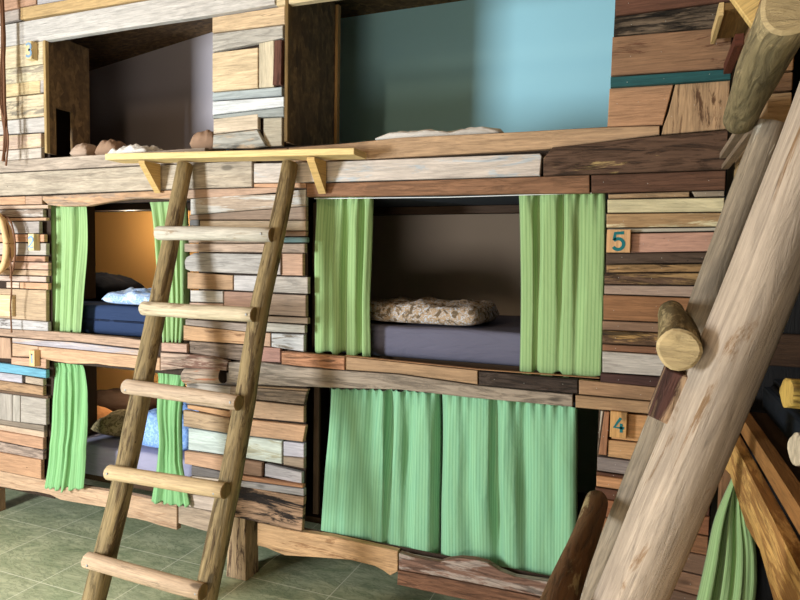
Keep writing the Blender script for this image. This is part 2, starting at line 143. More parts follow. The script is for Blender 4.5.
  ['C/cladding_panel:right end beside the top bunk', [[-0.162, 2.355], [0.072, 2.35], [0.039, 2.199], [-0.165, 2.204]], -0.016, 'cd9058', 0.15, None, 0, 0],
  ['C/cladding_panel:right end beside the top bunk', [[0.075, 2.346], [0.262, 2.344], [0.262, 2.166], [0.033, 2.158], [0.039, 2.192], [0.055, 2.243]], -0.03, 'c39660', 0.15, '6a4420', 0.12, 1],
  ['C/cladding_panel:right end beside the middle bunk', [[-0.152, 1.942], [0.143, 1.945], [0.144, 1.923], [-0.151, 1.922]], -0.016, 'c39c6e', 0.4, None, 0, 0],
  ['C/cladding_panel:right end beside the middle bunk', [[0.147, 1.945], [0.262, 1.945], [0.262, 1.922], [0.161, 1.921]], -0.018, 'a8947c', 0.15, None, 0, 0],
  ['C/cladding_panel:right end beside the middle bunk', [[-0.154, 1.92], [0.262, 1.918], [0.262, 1.864], [-0.152, 1.866]], -0.026, 'eeddaa', 0.15, None, 0, 0],
  ['C/cladding_panel:right end beside the middle bunk', [[-0.156, 1.865], [0.262, 1.863], [0.262, 1.81], [-0.154, 1.807]], -0.02, 'be9460', 0.15, 'eedcaa', 0.3, 0],
  ['C/cladding_panel:right end beside the middle bunk', [[-0.147, 1.806], [0.262, 1.809], [0.262, 1.794], [-0.146, 1.788]], -0.014, 'c8beaa', 0.15, None, 0, 0],
  ['C/cladding_panel:right end beside the middle bunk', [[-0.062, 1.786], [0.262, 1.792], [0.262, 1.718], [-0.06, 1.709]], -0.02, 'd09a80', 0.15, None, 0, 0],
  ['C/cladding_panel:right end beside the middle bunk', [[-0.154, 1.787], [-0.063, 1.787], [-0.061, 1.709], [-0.152, 1.708]], -0.008, 'b08858', 0.15, None, 0, 0],
  ['C/cladding_panel:right end beside the middle bunk', [[-0.15, 1.707], [0.262, 1.716], [0.262, 1.675], [-0.149, 1.664]], -0.03, '604a3a', 0.4, None, 0, 0],
  ['C/cladding_panel:right end beside the middle bunk', [[-0.149, 1.663], [0.262, 1.673], [0.262, 1.641], [-0.148, 1.629]], -0.018, 'b48850', 0.5, '2a1c10', 0.2, 0],
  ['C/cladding_panel:right end beside the middle bunk', [[-0.155, 1.627], [0.262, 1.64], [0.262, 1.591], [-0.153, 1.583]], -0.036, '785840', 0.9, 'b08850', 0.3, 0],
  ['C/cladding_panel:right end beside the middle bunk', [[-0.154, 1.581], [0.262, 1.589], [0.262, 1.543], [-0.153, 1.544]], -0.024, 'be9e88', 0.15, None, 0, 0],
  ['C/cladding_panel:right end beside the middle bunk', [[-0.157, 1.542], [0.262, 1.541], [0.262, 1.443], [-0.153, 1.44]], -0.021, 'a46e40', 0.15, None, 0, 0],
  ['C/cladding_panel:right end beside the middle bunk', [[-0.157, 1.438], [0.262, 1.441], [0.262, 1.401], [-0.156, 1.399]], -0.013, '9c7658', 0.15, None, 0, 0],
  ['C/cladding_panel:right end beside the middle bunk', [[-0.155, 1.4], [0.262, 1.401], [0.262, 1.351], [-0.153, 1.347]], -0.034, '725238', 0.9, 'c89850', 0.3, 0],
  ['C/cladding_panel:right end beside the middle bunk', [[-0.154, 1.343], [0.262, 1.346], [0.262, 1.316], [-0.153, 1.314]], -0.01, '9c6844', 0.15, None, 0, 0],
  ['C/cladding_panel:right end beside the middle bunk', [[-0.152, 1.316], [0.262, 1.316], [0.262, 1.234], [-0.149, 1.23]], -0.03, 'd0c4b8', 0.25, None, 0, 0],
  ['C/cladding_panel:right end beside the middle bunk', [[-0.156, 1.229], [0.262, 1.233], [0.262, 1.189], [-0.155, 1.19]], -0.036, '4e302a', 0.15, None, 0, 0],
  ['C/cladding_panel:right end beside the lower bunk', [[-0.136, 1.075], [-0.113, 1.074], [-0.118, 0.894], [-0.153, 0.894]], -0.03, 'a87048', 0.15, None, 0, 1],
  ['C/cladding_panel:right end beside the lower bunk', [[-0.15, 1.074], [-0.137, 1.073], [-0.151, 0.932], [-0.157, 0.89]], -0.02, 'c8b8a4', 0.15, None, 0, 1],
  ['C/cladding_panel:right end beside the lower bunk', [[-0.11, 1.07], [0.262, 1.074], [0.262, 0.961], [-0.106, 0.961]], -0.016, 'd29656', 0.15, None, 0, 0],
  ['C/cladding_panel:right end beside the lower bunk', [[-0.119, 0.959], [0.262, 0.961], [0.262, 0.882], [-0.117, 0.888]], -0.022, 'd29c62', 0.15, None, 0, 0],
  ['C/cladding_panel:right end beside the lower bunk', [[-0.157, 0.885], [0.262, 0.881], [0.262, 0.822], [-0.155, 0.826]], -0.024, '96857e', 0.15, None, 0, 0],
  ['C/cladding_panel:right end beside the lower bunk', [[-0.159, 0.82], [0.262, 0.817], [0.262, 0.803], [-0.159, 0.805]], -0.014, '6a4028', 0.15, None, 0, 0],
  ['C/cladding_panel:right end beside the lower bunk', [[-0.158, 0.809], [0.262, 0.807], [0.262, 0.758], [-0.156, 0.763]], -0.03, 'cd8e58', 0.15, None, 0, 0],
  ['C/cladding_panel:right end beside the lower bunk', [[-0.161, 0.757], [0.262, 0.753], [0.262, 0.705], [-0.159, 0.714]], -0.02, '70442c', 0.15, None, 0, 0],
  ['C/cladding_panel:right end beside the lower bunk', [[-0.162, 0.715], [0.262, 0.707], [0.262, 0.632], [-0.16, 0.644]], -0.03, '9c6038', 0.15, None, 0, 0],
  ['C/cladding_panel:right end beside the lower bunk', [[-0.16, 0.639], [0.262, 0.626], [0.262, 0.55], [-0.158, 0.57]], -0.021, 'a46c40', 0.15, None, 0, 0],
  ['C/cladding_panel:right end beside the lower bunk', [[-0.162, 0.57], [0.262, 0.552], [0.262, 0.472], [-0.159, 0.498]], -0.028, '8a664c', 0.15, None, 0, 0],
  ['C/cladding_panel:right end beside the lower bunk', [[-0.16, 0.49], [0.262, 0.465], [0.262, 0.381], [-0.157, 0.417]], -0.016, '9c7050', 0.15, None, 0, 0],
  ['C/cladding_panel:right end beside the lower bunk', [[-0.156, 0.421], [0.262, 0.386], [0.262, 0.325], [-0.154, 0.357]], -0.03, '7a5a44', 0.15, None, 0, 0],
], 'curtains': {
  'b2l': [[[-3.307, 1.971], [-3.296, 1.787], [-3.285, 1.55], [-3.3, 1.21]], [[-3.007, 1.965], [-3.008, 1.758], [-3.037, 1.497], [-3.065, 1.212]], 0.035, 0.03, 5, 0.02, 'a2c086', '749860'],
  'b2r': [[[-2.553, 1.983], [-2.525, 1.841], [-2.5, 1.595], [-2.475, 1.403], [-2.456, 1.2]], [[-2.299, 1.993], [-2.292, 1.839], [-2.288, 1.626], [-2.29, 1.437], [-2.311, 1.209]], 0.035, 0.03, 5, 0.018, 'a2c086', '749860'],
  'b1l': [[[-3.275, 1.028], [-3.24, 0.839], [-3.197, 0.588], [-3.252, 0.295]], [[-3.048, 1.045], [-2.965, 0.865], [-2.921, 0.593], [-2.944, 0.336]], 0.03, -0.075, 6, 0.024, 'a2c086', '749860'],
  'b1r': [[[-2.485, 1.048], [-2.454, 0.83], [-2.393, 0.632], [-2.433, 0.347]], [[-2.292, 1.063], [-2.29, 0.847], [-2.239, 0.598], [-2.184, 0.36]], 0.03, -0.075, 5, 0.02, 'a2c086', '749860'],
  'b5l': [[[-1.509, 1.972], [-1.52, 1.736], [-1.518, 1.466], [-1.521, 1.218]], [[-1.21, 1.967], [-1.208, 1.714], [-1.21, 1.478], [-1.201, 1.204]], 0.035, 0.03, 4, 0.03, 'a2c086', '749860'],
  'b5r': [[[-0.519, 1.959], [-0.506, 1.719], [-0.498, 1.505], [-0.493, 1.185]], [[-0.164, 1.956], [-0.159, 1.722], [-0.156, 1.477], [-0.154, 1.203]], 0.035, 0.015, 4, 0.028, 'a2c086', '749860'],
  'b4l': [[[-1.416, 1.04], [-1.434, 0.826], [-1.452, 0.573], [-1.469, 0.301]], [[-0.86, 1.069], [-0.853, 0.801], [-0.85, 0.568], [-0.846, 0.289]], 0.035, 0.03, 5, 0.046, 'a2c086', '749860'],
  'b4r': [[[-0.85, 1.068], [-0.849, 0.801], [-0.847, 0.568], [-0.836, 0.277]], [[-0.249, 1.064], [-0.24, 0.793], [-0.233, 0.579], [-0.228, 0.301]], 0.035, 0.03, 5, 0.046, 'a2c086', '749860'],
  'rl': [[[0.303, 0.932], [0.257, 0.784], [0.235, 0.637], [0.213, 0.488], [0.198, 0.394], [0.194, 0.32]], [[0.317, 0.93], [0.36, 0.802], [0.386, 0.684], [0.39, 0.528], [0.365, 0.416], [0.344, 0.347]], -0.26, -0.26, 4, 0.03, 'a2c086', '749860'],
}, 'cam': {'C': [0.0, -2.6192756385310068, 1.65], 'r': [0.9292845432055521, 0.368964921205263, 0.017179193206969923], 'u': [-0.037299249848491506, 0.04746726431040403, 0.9981761491738952], 'w': [-0.3674765349243243, 0.9282304378433625, -0.0578727098132751], 'F': 619.3864782647311}}
import bpy, bmesh, math, random
from mathutils import Vector, Matrix, noise
random.seed(11)
S = bpy.context.scene
COL = S.collection
PI = math.pi

def lin(h):
    h = h.lstrip('#')
    o = []
    for i in (0, 2, 4):
        c = int(h[i:i+2], 16) / 255
        o.append(c / 12.92 if c <= .04045 else ((c + .055) / 1.055) ** 2.4)
    return tuple(o)

# ---------------------------------------------------------------- node helpers
class NT:
    def __init__(s, name):
        s.m = bpy.data.materials.new(name); s.m.use_nodes = True
        s.t = s.m.node_tree; s.b = s.t.nodes['Principled BSDF']; s.out = s.t.nodes['Material Output']
    def n(s, typ, **k):
        nd = s.t.nodes.new(typ)
        for a, v in k.items():
            if a.startswith('i_'):
                key = a[2:]
                key = int(key) if key.isdigit() else key
                nd.inputs[key].default_value = v
            else: setattr(nd, a, v)
        return nd
    def l(s, a, b): s.t.links.new(a, b)
    def math(s, op, a, b=None, c=None, clamp=False):
        nd = s.n('ShaderNodeMath', operation=op, use_clamp=clamp)
        for i, v in enumerate((a, b, c)):
            if v is None: continue
            if isinstance(v, (int, float)): nd.inputs[i].default_value = v
            else: s.l(v, nd.inputs[i])
        return nd.outputs[0]
    def mix(s, fac, a, b, mode='MIX'):
        nd = s.n('ShaderNodeMix', data_type='RGBA', blend_type=mode)
        for i, v in ((0, fac), (6, a), (7, b)):
            if isinstance(v, (int, float)): nd.inputs[i].default_value = v
            elif isinstance(v, tuple): nd.inputs[i].default_value = (*v, 1)
            else: s.l(v, nd.inputs[i])
        return nd.outputs[2]
    def rng(s, v, a, b, c, d, smooth=False):
        nd = s.n('ShaderNodeMapRange')
        if smooth: nd.interpolation_type = 'SMOOTHSTEP'
        s.l(v, nd.inputs[0])
        for i, x in enumerate((a, b, c, d)): nd.inputs[i+1].default_value = x
        return nd.outputs[0]
    def noise(s, vec, scale, detail=4, rough=.55, dist=0):
        nd = s.n('ShaderNodeTexNoise'); s.l(vec, nd.inputs['Vector'])
        nd.inputs['Scale'].default_value = scale; nd.inputs['Detail'].default_value = detail
        nd.inputs['Roughness'].default_value = rough; nd.inputs['Distortion'].default_value = dist
        return nd.outputs[0]
    def mapv(s, vec, sc, loc=(0, 0, 0)):
        nd = s.n('ShaderNodeMapping'); s.l(vec, nd.inputs[0])
        nd.inputs['Scale'].default_value = sc; nd.inputs['Location'].default_value = loc
        return nd.outputs[0]
    def uv(s): return s.n('ShaderNodeUVMap', uv_map='UVMap').outputs[0]
    def obj(s): return s.n('ShaderNodeTexCoord').outputs['Object']
    def bump(s, h, strength, dist=.01):
        nd = s.n('ShaderNodeBump'); nd.inputs['Strength'].default_value = strength; nd.inputs['Distance'].default_value = dist
        s.l(h, nd.inputs['Height']); s.l(nd.outputs[0], s.b.inputs['Normal'])

def wood_material():
    t = NT('reclaimed_wood')
    uv = t.uv()
    tone = t.n('ShaderNodeAttribute', attribute_name='tone'); pat = t.n('ShaderNodeAttribute', attribute_name='patch')
    rough = tone.outputs['Alpha']; amt = pat.outputs['Alpha']
    fine = t.noise(t.mapv(uv, (7, 120, 1)), 1.0, 6, .7, .4)
    band = t.noise(t.mapv(uv, (1.1, 16, 1)), 1.0, 4, .6, 1.2)
    blot = t.noise(t.mapv(uv, (5, 12, 1)), 1.0, 5, .6, .5)
    crack = t.noise(t.mapv(uv, (4, 34, 1), (5, 3, 0)), 1.0, 8, .7, 1.5)
    ring = t.math('SINE', t.math('MULTIPLY', band, 60))
    f = t.rng(fine, .28, .72, .70, 1.18)
    b = t.rng(band, .3, .7, .84, 1.10)
    r = t.rng(ring, -1, 1, .93, 1.04)
    bl = t.rng(blot, .3, .7, .86, 1.08)
    val = t.math('MULTIPLY', t.math('MULTIPLY', f, b), t.math('MULTIPLY', r, bl))
    pn = t.noise(t.mapv(uv, (3.2, 20, 1), (9, 1, 0)), 1.0, 8, .7, .6)
    patmask = t.rng(t.math('ADD', pn, t.math('MULTIPLY', amt, .42)), .60, .68, 0, 1, True)
    patmask = t.math('MULTIPLY', patmask, t.math('GREATER_THAN', amt, .01))
    col = t.mix(patmask, tone.outputs['Color'], pat.outputs['Color'])
    # dark crevices in the rough, barky boards
    crv = t.rng(crack, .36, .54, 0, 1, True)
    dark = t.math('SUBTRACT', 1.0, t.math('MULTIPLY', t.math('SUBTRACT', 1.0, crv), t.math('MULTIPLY', rough, .95)))
    val = t.math('MULTIPLY', val, dark)
    # long hairline splits
    hl = t.noise(t.mapv(uv, (1.6, 40, 1), (2, 7, 0)), 1.0, 3, .5, .4)
    spl = t.rng(t.math('ABSOLUTE', t.math('SUBTRACT', hl, .5)), 0.0, .012, .55, 1)
    spl = t.mix(t.rng(blot, .5, .6, 0, 1), (1, 1, 1), t.n('ShaderNodeCombineColor').outputs[0]) if False else spl
    sel = t.rng(blot, .48, .62, 0, 1)
    val = t.math('MULTIPLY', val, t.math('ADD', t.math('MULTIPLY', spl, sel), t.math('SUBTRACT', 1.0, sel)))
    # knots
    vo = t.n('ShaderNodeTexVoronoi'); t.l(t.mapv(uv, (2.1, 5.5, 1), (3.3, 8.1, 0)), vo.inputs['Vector']); vo.inputs['Scale'].default_value = 1
    kn = t.rng(vo.outputs['Distance'], .05, .10, .45, 1, True)
    # dots of old nails
    vn = t.n('ShaderNodeTexVoronoi'); t.l(t.mapv(uv, (5, 9, 1), (1.3, 2.1, 0)), vn.inputs['Vector']); vn.inputs['Scale'].default_value = 1
    nl = t.rng(vn.outputs['Distance'], .022, .034, .3, 1)
    val = t.math('MULTIPLY', val, t.math('MULTIPLY', kn, nl))
    cv = t.n('ShaderNodeCombineColor'); 
    for i in range(3): t.l(val, cv.inputs[i])
    col = t.mix(1.0, col, cv.outputs[0], 'MULTIPLY')
    t.l(col, t.b.inputs['Base Color']); t.b.inputs['Roughness'].default_value = .72
    t.b.inputs['Specular IOR Level'].default_value = .25
    h = t.math('ADD', t.math('MULTIPLY', fine, .35), t.math('MULTIPLY', t.math('MULTIPLY', crv, rough), 1.6))
    t.bump(h, .55, .006)
    return t.m

def plain(name, hexc, rough=.8, var=.12, scale=6, spec=.25):
    t = NT(name); o = t.obj()
    n = t.noise(o, scale, 5)
    c = lin(hexc)
    t.l(t.mix(n, tuple(x * (1 - var) for x in c), tuple(min(1, x * (1 + var)) for x in c)), t.b.inputs['Base Color'])
    t.b.inputs['Roughness'].default_value = rough; t.b.inputs['Specular IOR Level'].default_value = spec
    return t.m

def osb_material():
    t = NT('osb_board'); o = t.obj()
    vo = t.n('ShaderNodeTexVoronoi'); t.l(t.mapv(o, (40, 40, 14)), vo.inputs['Vector']); vo.inputs['Scale'].default_value = 1
    n = t.noise(o, 30, 5)
    c = t.mix(vo.outputs['Color'], lin('4c3820'), lin('94744a'))
    c = t.mix(t.rng(n, .35, .65, 0, .6), c, lin('3a2a16'))
    t.l(c, t.b.inputs['Base Color']); t.b.inputs['Roughness'].default_value = .8
    t.bump(vo.outputs['Distance'], .3, .004)
    return t.m

def curtain_material(name, tone, stripe):
    t = NT(name); uv = t.uv()
    sep = t.n('ShaderNodeSeparateXYZ'); t.l(uv, sep.inputs[0])
    u = sep.outputs[0]
    s = t.math('SINE', t.math('MULTIPLY', u, 2 * PI / .015))
    m = t.rng(s, .1, .7, 0, 1, True)
    s2 = t.math('SINE', t.math('MULTIPLY', u, 2 * PI / .006))
    n = t.noise(t.mapv(uv, (40, 4, 1)), 1.0, 4)
    c = t.mix(t.math('MULTIPLY', m, .5), lin(tone), lin(stripe))
    c = t.mix(t.rng(n, .3, .7, 0, .15), c, lin('b8d48c'))
    t.l(c, t.b.inputs['Base Color'])
    t.b.inputs['Roughness'].default_value = .9; t.b.inputs['Specular IOR Level'].default_value = .1
    t.b.inputs['Sheen Weight'].default_value = .15
    wr = t.noise(t.mapv(uv, (16, 9, 1)), 1.0, 5, .6, .8)
    t.bump(t.math('ADD', t.math('MULTIPLY', wr, .9), t.math('MULTIPLY', s2, .03)), .45, .012)
    tr = t.n('ShaderNodeBsdfTranslucent'); t.l(c, tr.inputs[0])
    mx = t.n('ShaderNodeMixShader', i_0=.18); t.l(t.b.outputs[0], mx.inputs[1]); t.l(tr.outputs[0], mx.inputs[2])
    t.l(mx.outputs[0], t.out.inputs[0])
    return t.m

def cloth_material(name, a, b=None, c=None, scale=18, thr=.5, wrinkle=.5):
    t = NT(name); o = t.obj()
    col = lin(a)
    if b:
        n = t.noise(o, scale, 4, .6, 1.5)
        col = t.mix(t.rng(n, thr - .04, thr + .04, 0, 1), lin(a), lin(b))
        if c:
            n2 = t.noise(t.mapv(o, (1, 1, 1), (4, 7, 2)), scale * .45, 3, .5, .8)
            col = t.mix(t.rng(n2, .5, .58, 0, 1), col, lin(c))
        t.l(col, t.b.inputs['Base Color'])
    else: t.b.inputs['Base Color'].default_value = (*col, 1)
    t.b.inputs['Roughness'].default_value = .92; t.b.inputs['Specular IOR Level'].default_value = .1
    w = t.noise(t.mapv(o, (5, 9, 14)), 1.0, 5, .55, 1.2)
    t.bump(w, wrinkle, .02)
    return t.m

def sheet_material(name, a):
    """A fitted sheet: fine weave and long slanting tension creases."""
    t = NT(name); o = t.obj()
    w = t.noise(t.mapv(o, (2.2, 3, 13), (0, 0, 0)), 1.0, 4, .5, .9)
    c = lin(a)
    t.l(t.mix(t.noise(o, 3, 3), tuple(x * .9 for x in c), tuple(x * 1.1 for x in c)), t.b.inputs['Base Color'])
    t.b.inputs['Roughness'].default_value = .85; t.b.inputs['Specular IOR Level'].default_value = .15
    t.bump(w, .7, .03)
    return t.m

def floor_material():
    t = NT('green_marble_tile'); o = t.obj()
    sep = t.n('ShaderNodeSeparateXYZ'); t.l(o, sep.inputs[0])
    T = .47
    def line(v, off, w):
        fr = t.math('FRACT', t.math('DIVIDE', t.math('ADD', v, off + 20 * T), T))
        d = t.math('MINIMUM', fr, t.math('SUBTRACT', 1.0, fr))
        return t.rng(d, w * .45, w, 1, 0)
    lx = line(sep.outputs[0], 2.34, .0065); ly = line(sep.outputs[1], -.035, .0065)
    g = t.math('MAXIMUM', lx, ly)
    n1 = t.noise(t.mapv(o, (2.2, 5, 1)), 1.3, 7, .6, 1.6)
    n2 = t.noise(t.mapv(o, (3, 8, 1), (4, 4, 0)), 1.6, 8, .65, 2.5)
    c = t.mix(t.rng(n1, .3, .7, 0, 1), lin('8a9674'), lin('c4c6a2'))
    c = t.mix(t.rng(t.math('ABSOLUTE', t.math('SUBTRACT', n2, .5)), 0, .05, .5, 0), c, lin('55664c'))
    c = t.mix(t.math('MULTIPLY', g, .95), c, lin('e4e2c8'))
    t.l(c, t.b.inputs['Base Color'])
    t.b.inputs['Roughness'].default_value = .33
    t.bump(t.math('SUBTRACT', 1.0, g), .25, .002)
    return t.m

WOOD = wood_material()
OSB = osb_material()

# ---------------------------------------------------------------- object helpers
def link(name, bm, mat, parent=None, smooth=False, angle=None):
    me = bpy.data.meshes.new(name)
    bm.normal_update()
    bmesh.ops.recalc_face_normals(bm, faces=bm.faces)
    bm.to_mesh(me); bm.free()
    mats = mat if isinstance(mat, (list, tuple)) else [mat]
    for m in mats: me.materials.append(m)
    if smooth:
        for p in me.polygons: p.use_smooth = True
        if angle is not None: me.set_sharp_from_angle(angle=angle)
    o = bpy.data.objects.new(name, me); COL.objects.link(o)
    if parent:
        o.parent = parent
        o.matrix_parent_inverse = Matrix.Translation(-parent.location)
    return o
def thing(name, label, cat, loc=(0, 0, 0), group=None):
    o = bpy.data.objects.new(name, None); COL.objects.link(o)
    o.location = loc; o.empty_display_size = .1
    o['label'] = label; o['category'] = cat
    if group: o['group'] = group
    return o
def tag(o, label, cat, group=None):
    o['label'] = label; o['category'] = cat
    if group: o['group'] = group
    return o
def struct(name, bm, mat):
    o = link(name, bm, mat); o['kind'] = 'structure'; return o

def box(bm, x0, x1, y0, y1, z0, z1):
    vs = [bm.verts.new((x, y, z)) for x in (x0, x1) for y in (y0, y1) for z in (z0, z1)]
    for f in ((0, 1, 3, 2), (4, 6, 7, 5), (0, 4, 5, 1), (2, 3, 7, 6), (0, 2, 6, 4), (1, 5, 7, 3)):
        bm.faces.new([vs[i] for i in f])
    return vs

class WB:
    """A mesh of wooden pieces: each keeps its own grain offset, tone, roughness and patches of a second colour."""
    def __init__(s, age=1.0, grey=0.0):
        s.bm = bmesh.new(); s.age = age; s.grey = grey      # scales the colour to offset strong window light, and desaturates it
        s.uv = s.bm.loops.layers.uv.new('UVMap')
        s.tone = s.bm.loops.layers.float_color.new('tone'); s.pat = s.bm.loops.layers.float_color.new('patch')
    def aged(s, h):
        c = lin(h); m = .3 * c[0] + .6 * c[1] + .1 * c[2]
        return tuple(min(1, (x * (1 - s.grey) + m * s.grey) * s.age) for x in c)
    def paint(s, faces, tone, rough, patch, amt):
        a = (*s.aged(tone), rough); p = (*s.aged(patch or tone), amt)
        for f in faces:
            for lp in f.loops: lp[s.tone] = a; lp[s.pat] = p
    def prism(s, pts, yf, yb, tone, rough=.15, patch=None, amt=0, vert=0, M=None, bevel=.0025):
        """pts: outline in (X, z); front face at yf (towards the room), back at yb."""
        n = len(pts)
        P2 = [Vector(p) for p in pts]
        gap = .0018
        area = sum(P2[i].x * P2[(i+1) % n].y - P2[(i+1) % n].x * P2[i].y for i in range(n))
        if area < 0: P2.reverse()
        ins, out = [], []
        for i in range(n):
            a, b, c = P2[i-1], P2[i], P2[(i+1) % n]
            e1 = (b - a); e2 = (c - b)
            if e1.length < 1e-6 or e2.length < 1e-6: ins.append(b.copy()); out.append(b.copy()); continue
            e1.normalize(); e2.normalize()
            nn = Vector((-e1.y - e2.y, e1.x + e2.x))
            if nn.length < 1e-6: nn = Vector((-e1.y, e1.x))
            nn.normalize()
            d = bevel / max(.4, nn.dot(Vector((-e1.y, e1.x))))
            ins.append(b + nn * (d * (bevel + gap) / bevel)); out.append(b + nn * (d * gap / bevel))
        P2 = out
        sgn = 1 if yb > yf else -1
        mk = lambda q, y: s.bm.verts.new((M @ Vector((q.x, y, q.y))) if M else (q.x, y, q.y))
        r0 = [mk(q, yf) for q in ins]; r1 = [mk(q, yf + sgn * bevel) for q in P2]; r2 = [mk(q, yb) for q in P2]
        ou, ov = random.uniform(0, 60), random.uniform(0, 60)
        faces = []
        def setuv(f, cs):
            for lp, (u, v) in zip(f.loops, cs):
                lp[s.uv].uv = (v + ou, u + ov) if vert else (u + ou, v + ov)
            faces.append(f)
        setuv(s.bm.faces.new(r0), [(q.x, q.y) for q in ins])
        setuv(s.bm.faces.new(r2[::-1]), [(q.x, q.y) for q in P2[::-1]])
        for i in range(n):
            j = (i+1) % n
            horiz = abs(P2[j].x - P2[i].x) >= abs(P2[j].y - P2[i].y)
            for A, B, ya, yb_ in ((r0, r1, 0, bevel), (r1, r2, bevel, abs(yb - yf))):
                f = s.bm.faces.new((A[i], B[i], B[j], A[j]))
                if horiz: cs = [(P2[i].x, P2[i].y + ya), (P2[i].x, P2[i].y + yb_), (P2[j].x, P2[j].y + yb_), (P2[j].x, P2[j].y + ya)]
                else: cs = [(P2[i].x + ya, P2[i].y), (P2[i].x + yb_, P2[i].y), (P2[j].x + yb_, P2[j].y), (P2[j].x + ya, P2[j].y)]
                setuv(f, cs)
        s.paint(faces, tone, rough, patch, amt)
    def bx(s, x0, x1, y0, y1, z0, z1, tone, axis='x', **k):
        """A board whose grain runs along axis."""
        if axis == 'y':   # build in a turned frame: local X -> world Y, local y -> -world X
            M = Matrix(((0, -1, 0, 0), (1, 0, 0, 0), (0, 0, 1, 0), (0, 0, 0, 1)))
            s.prism([(y0, z0), (y1, z0), (y1, z1), (y0, z1)], -x1, -x0, tone, M=M, **k)
        else:
            s.prism([(x0, z0), (x1, z0), (x1, z1), (x0, z1)], y0, y1, tone, vert=1 if axis == 'z' else 0, **k)
    def log(s, pts, rads, tone, rough=.2, patch=None, amt=0, nseg=18, wob=.05, cap='cfae80', sub=10, seed=0, bend=.006):
        """A round log along a polyline of points; wobbling radius; end-grain caps."""
        pts = [Vector(p) for p in pts]
        path, rr = [], []
        for i in range(len(pts) - 1):
            for k in range(sub):
                t = k / sub; path.append(pts[i].lerp(pts[i+1], t)); rr.append(rads[i] * (1-t) + rads[i+1] * t)
        path.append(pts[-1]); rr.append(rads[-1])
        ax = (pts[-1] - pts[0]).normalized()
        ref = Vector((0, 1, 0)) if abs(ax.y) < .9 else Vector((0, 0, 1))
        a = ax.cross(ref).normalized(); b = ax.cross(a).normalized()
        ou, ov = random.uniform(0, 60), random.uniform(0, 60)
        rings, L = [], []
        acc = 0
        for i, (p, r) in enumerate(zip(path, rr)):
            if i: acc += (path[i] - path[i-1]).length
            L.append(acc)
            p = p + a * bend * math.sin(acc * 4.1 + seed) + b * bend * math.sin(acc * 5.3 + seed * 2.1)
            ring = []
            for k in range(nseg):
                th = 2 * PI * k / nseg
                d = noise.noise(Vector((math.cos(th) * 1.3 + seed * 3.7, math.sin(th) * 1.3, acc * 5)))
                ring.append(s.bm.verts.new(p + (a * math.cos(th) + b * math.sin(th)) * r * (1 + wob * d * 1.6)))
            rings.append(ring)
        fs = []
        for i in range(len(rings) - 1):
            for k in range(nseg):
                k2 = (k+1) % nseg
                f = s.bm.faces.new((rings[i][k], rings[i][k2], rings[i+1][k2], rings[i+1][k]))
                w = rr[0] * 2 * PI / nseg
                for lp, (u, v) in zip(f.loops, ((L[i], k*w), (L[i], (k+1)*w), (L[i+1], (k+1)*w), (L[i+1], k*w))):
                    lp[s.uv].uv = (u + ou, v + ov)
                f.smooth = True; fs.append(f)
        s.paint(fs, tone, rough, patch, amt)
        caps = []
        for ring, sg in ((rings[0], -1), (rings[-1], 1)):
            c = sum((v.co for v in ring), Vector()) / nseg
            inner = [s.bm.verts.new(c + (v.co - c) * .86 + ax * sg * rr[0] * .10) for v in ring]
            for k in range(nseg):
                caps.append(s.bm.faces.new((ring[k], ring[(k+1) % nseg], inner[(k+1) % nseg], inner[k])))
            caps.append(s.bm.faces.new(inner))
        for f in caps:
            for lp in f.loops:
                q = lp.vert.co
                lp[s.uv].uv = ((q - path[0]).dot(a) * 1.5 + ou, (q - path[0]).dot(b) * .7 + ov)
        s.paint(caps, cap, .25, None, 0)
    def build(s, name, parent=None, label=None):
        o = link(name, s.bm, WOOD, parent)
        if label: o['label'] = label
        return o

def surf(bm, grid, uvs=None, closed=False):
    nv, nu = len(grid), len(grid[0])
    lay = bm.loops.layers.uv.get('UVMap') or bm.loops.layers.uv.new('UVMap')
    V = [[bm.verts.new(p) for p in row] for row in grid]
    for j in range(nv - 1):
        for i in range(nu - 1):
            f = bm.faces.new((V[j][i], V[j][i+1], V[j+1][i+1], V[j+1][i])); f.smooth = True
            if uvs:
                for lp, (jj, ii) in zip(f.loops, ((j, i), (j, i+1), (j+1, i+1), (j+1, i))): lp[lay].uv = uvs[jj][ii]
    return V

# ---------------------------------------------------------------- the setting
bm = bmesh.new(); box(bm, -5.2, 1.6, -3.5, 1.4, -.08, 0); struct('floor', bm, floor_material())
PLASTER = plain('grey_plaster', 'a89e92', .9, .08, 4)
bm = bmesh.new(); box(bm, -5.2, 1.6, 1.24, 1.4, 0, 3.75); struct('wall_back', bm, PLASTER)
bm = bmesh.new(); box(bm, -5.2, -4.95, -3.4, 1.24, 0, 3.75); struct('wall_left', bm, PLASTER)
bm = bmesh.new(); box(bm, 1.45, 1.6, -3.4, 1.24, 0, 3.75); struct('wall_right', bm, PLASTER)
bm = bmesh.new(); box(bm, -5.2, 1.6, -3.5, 1.4, 3.75, 3.85); struct('ceiling', bm, plain('ceiling_boards', 'a08e78', .9, .1, 3))
WX0, WX1, WZ0, WZ1 = -4.35, -3.1, .80, 2.1
bm = bmesh.new()
for a in ((-5.2, WX0, 0, 3.75), (WX1, 1.6, 0, 3.75), (WX0, WX1, 0, WZ0), (WX0, WX1, WZ1, 3.75)): box(bm, a[0], a[1], -3.5, -3.4, a[2], a[3])
struct('wall_front', bm, PLASTER)
bm = bmesh.new()
for a in ((WX0 - .05, WX0, WZ0 - .05, WZ1 + .05), (WX1, WX1 + .05, WZ0 - .05, WZ1 + .05), (WX0, WX1, WZ0 - .05, WZ0), (WX0, WX1, WZ1, WZ1 + .05)):
    box(bm, a[0], a[1], -3.399, -3.37, a[2], a[3])
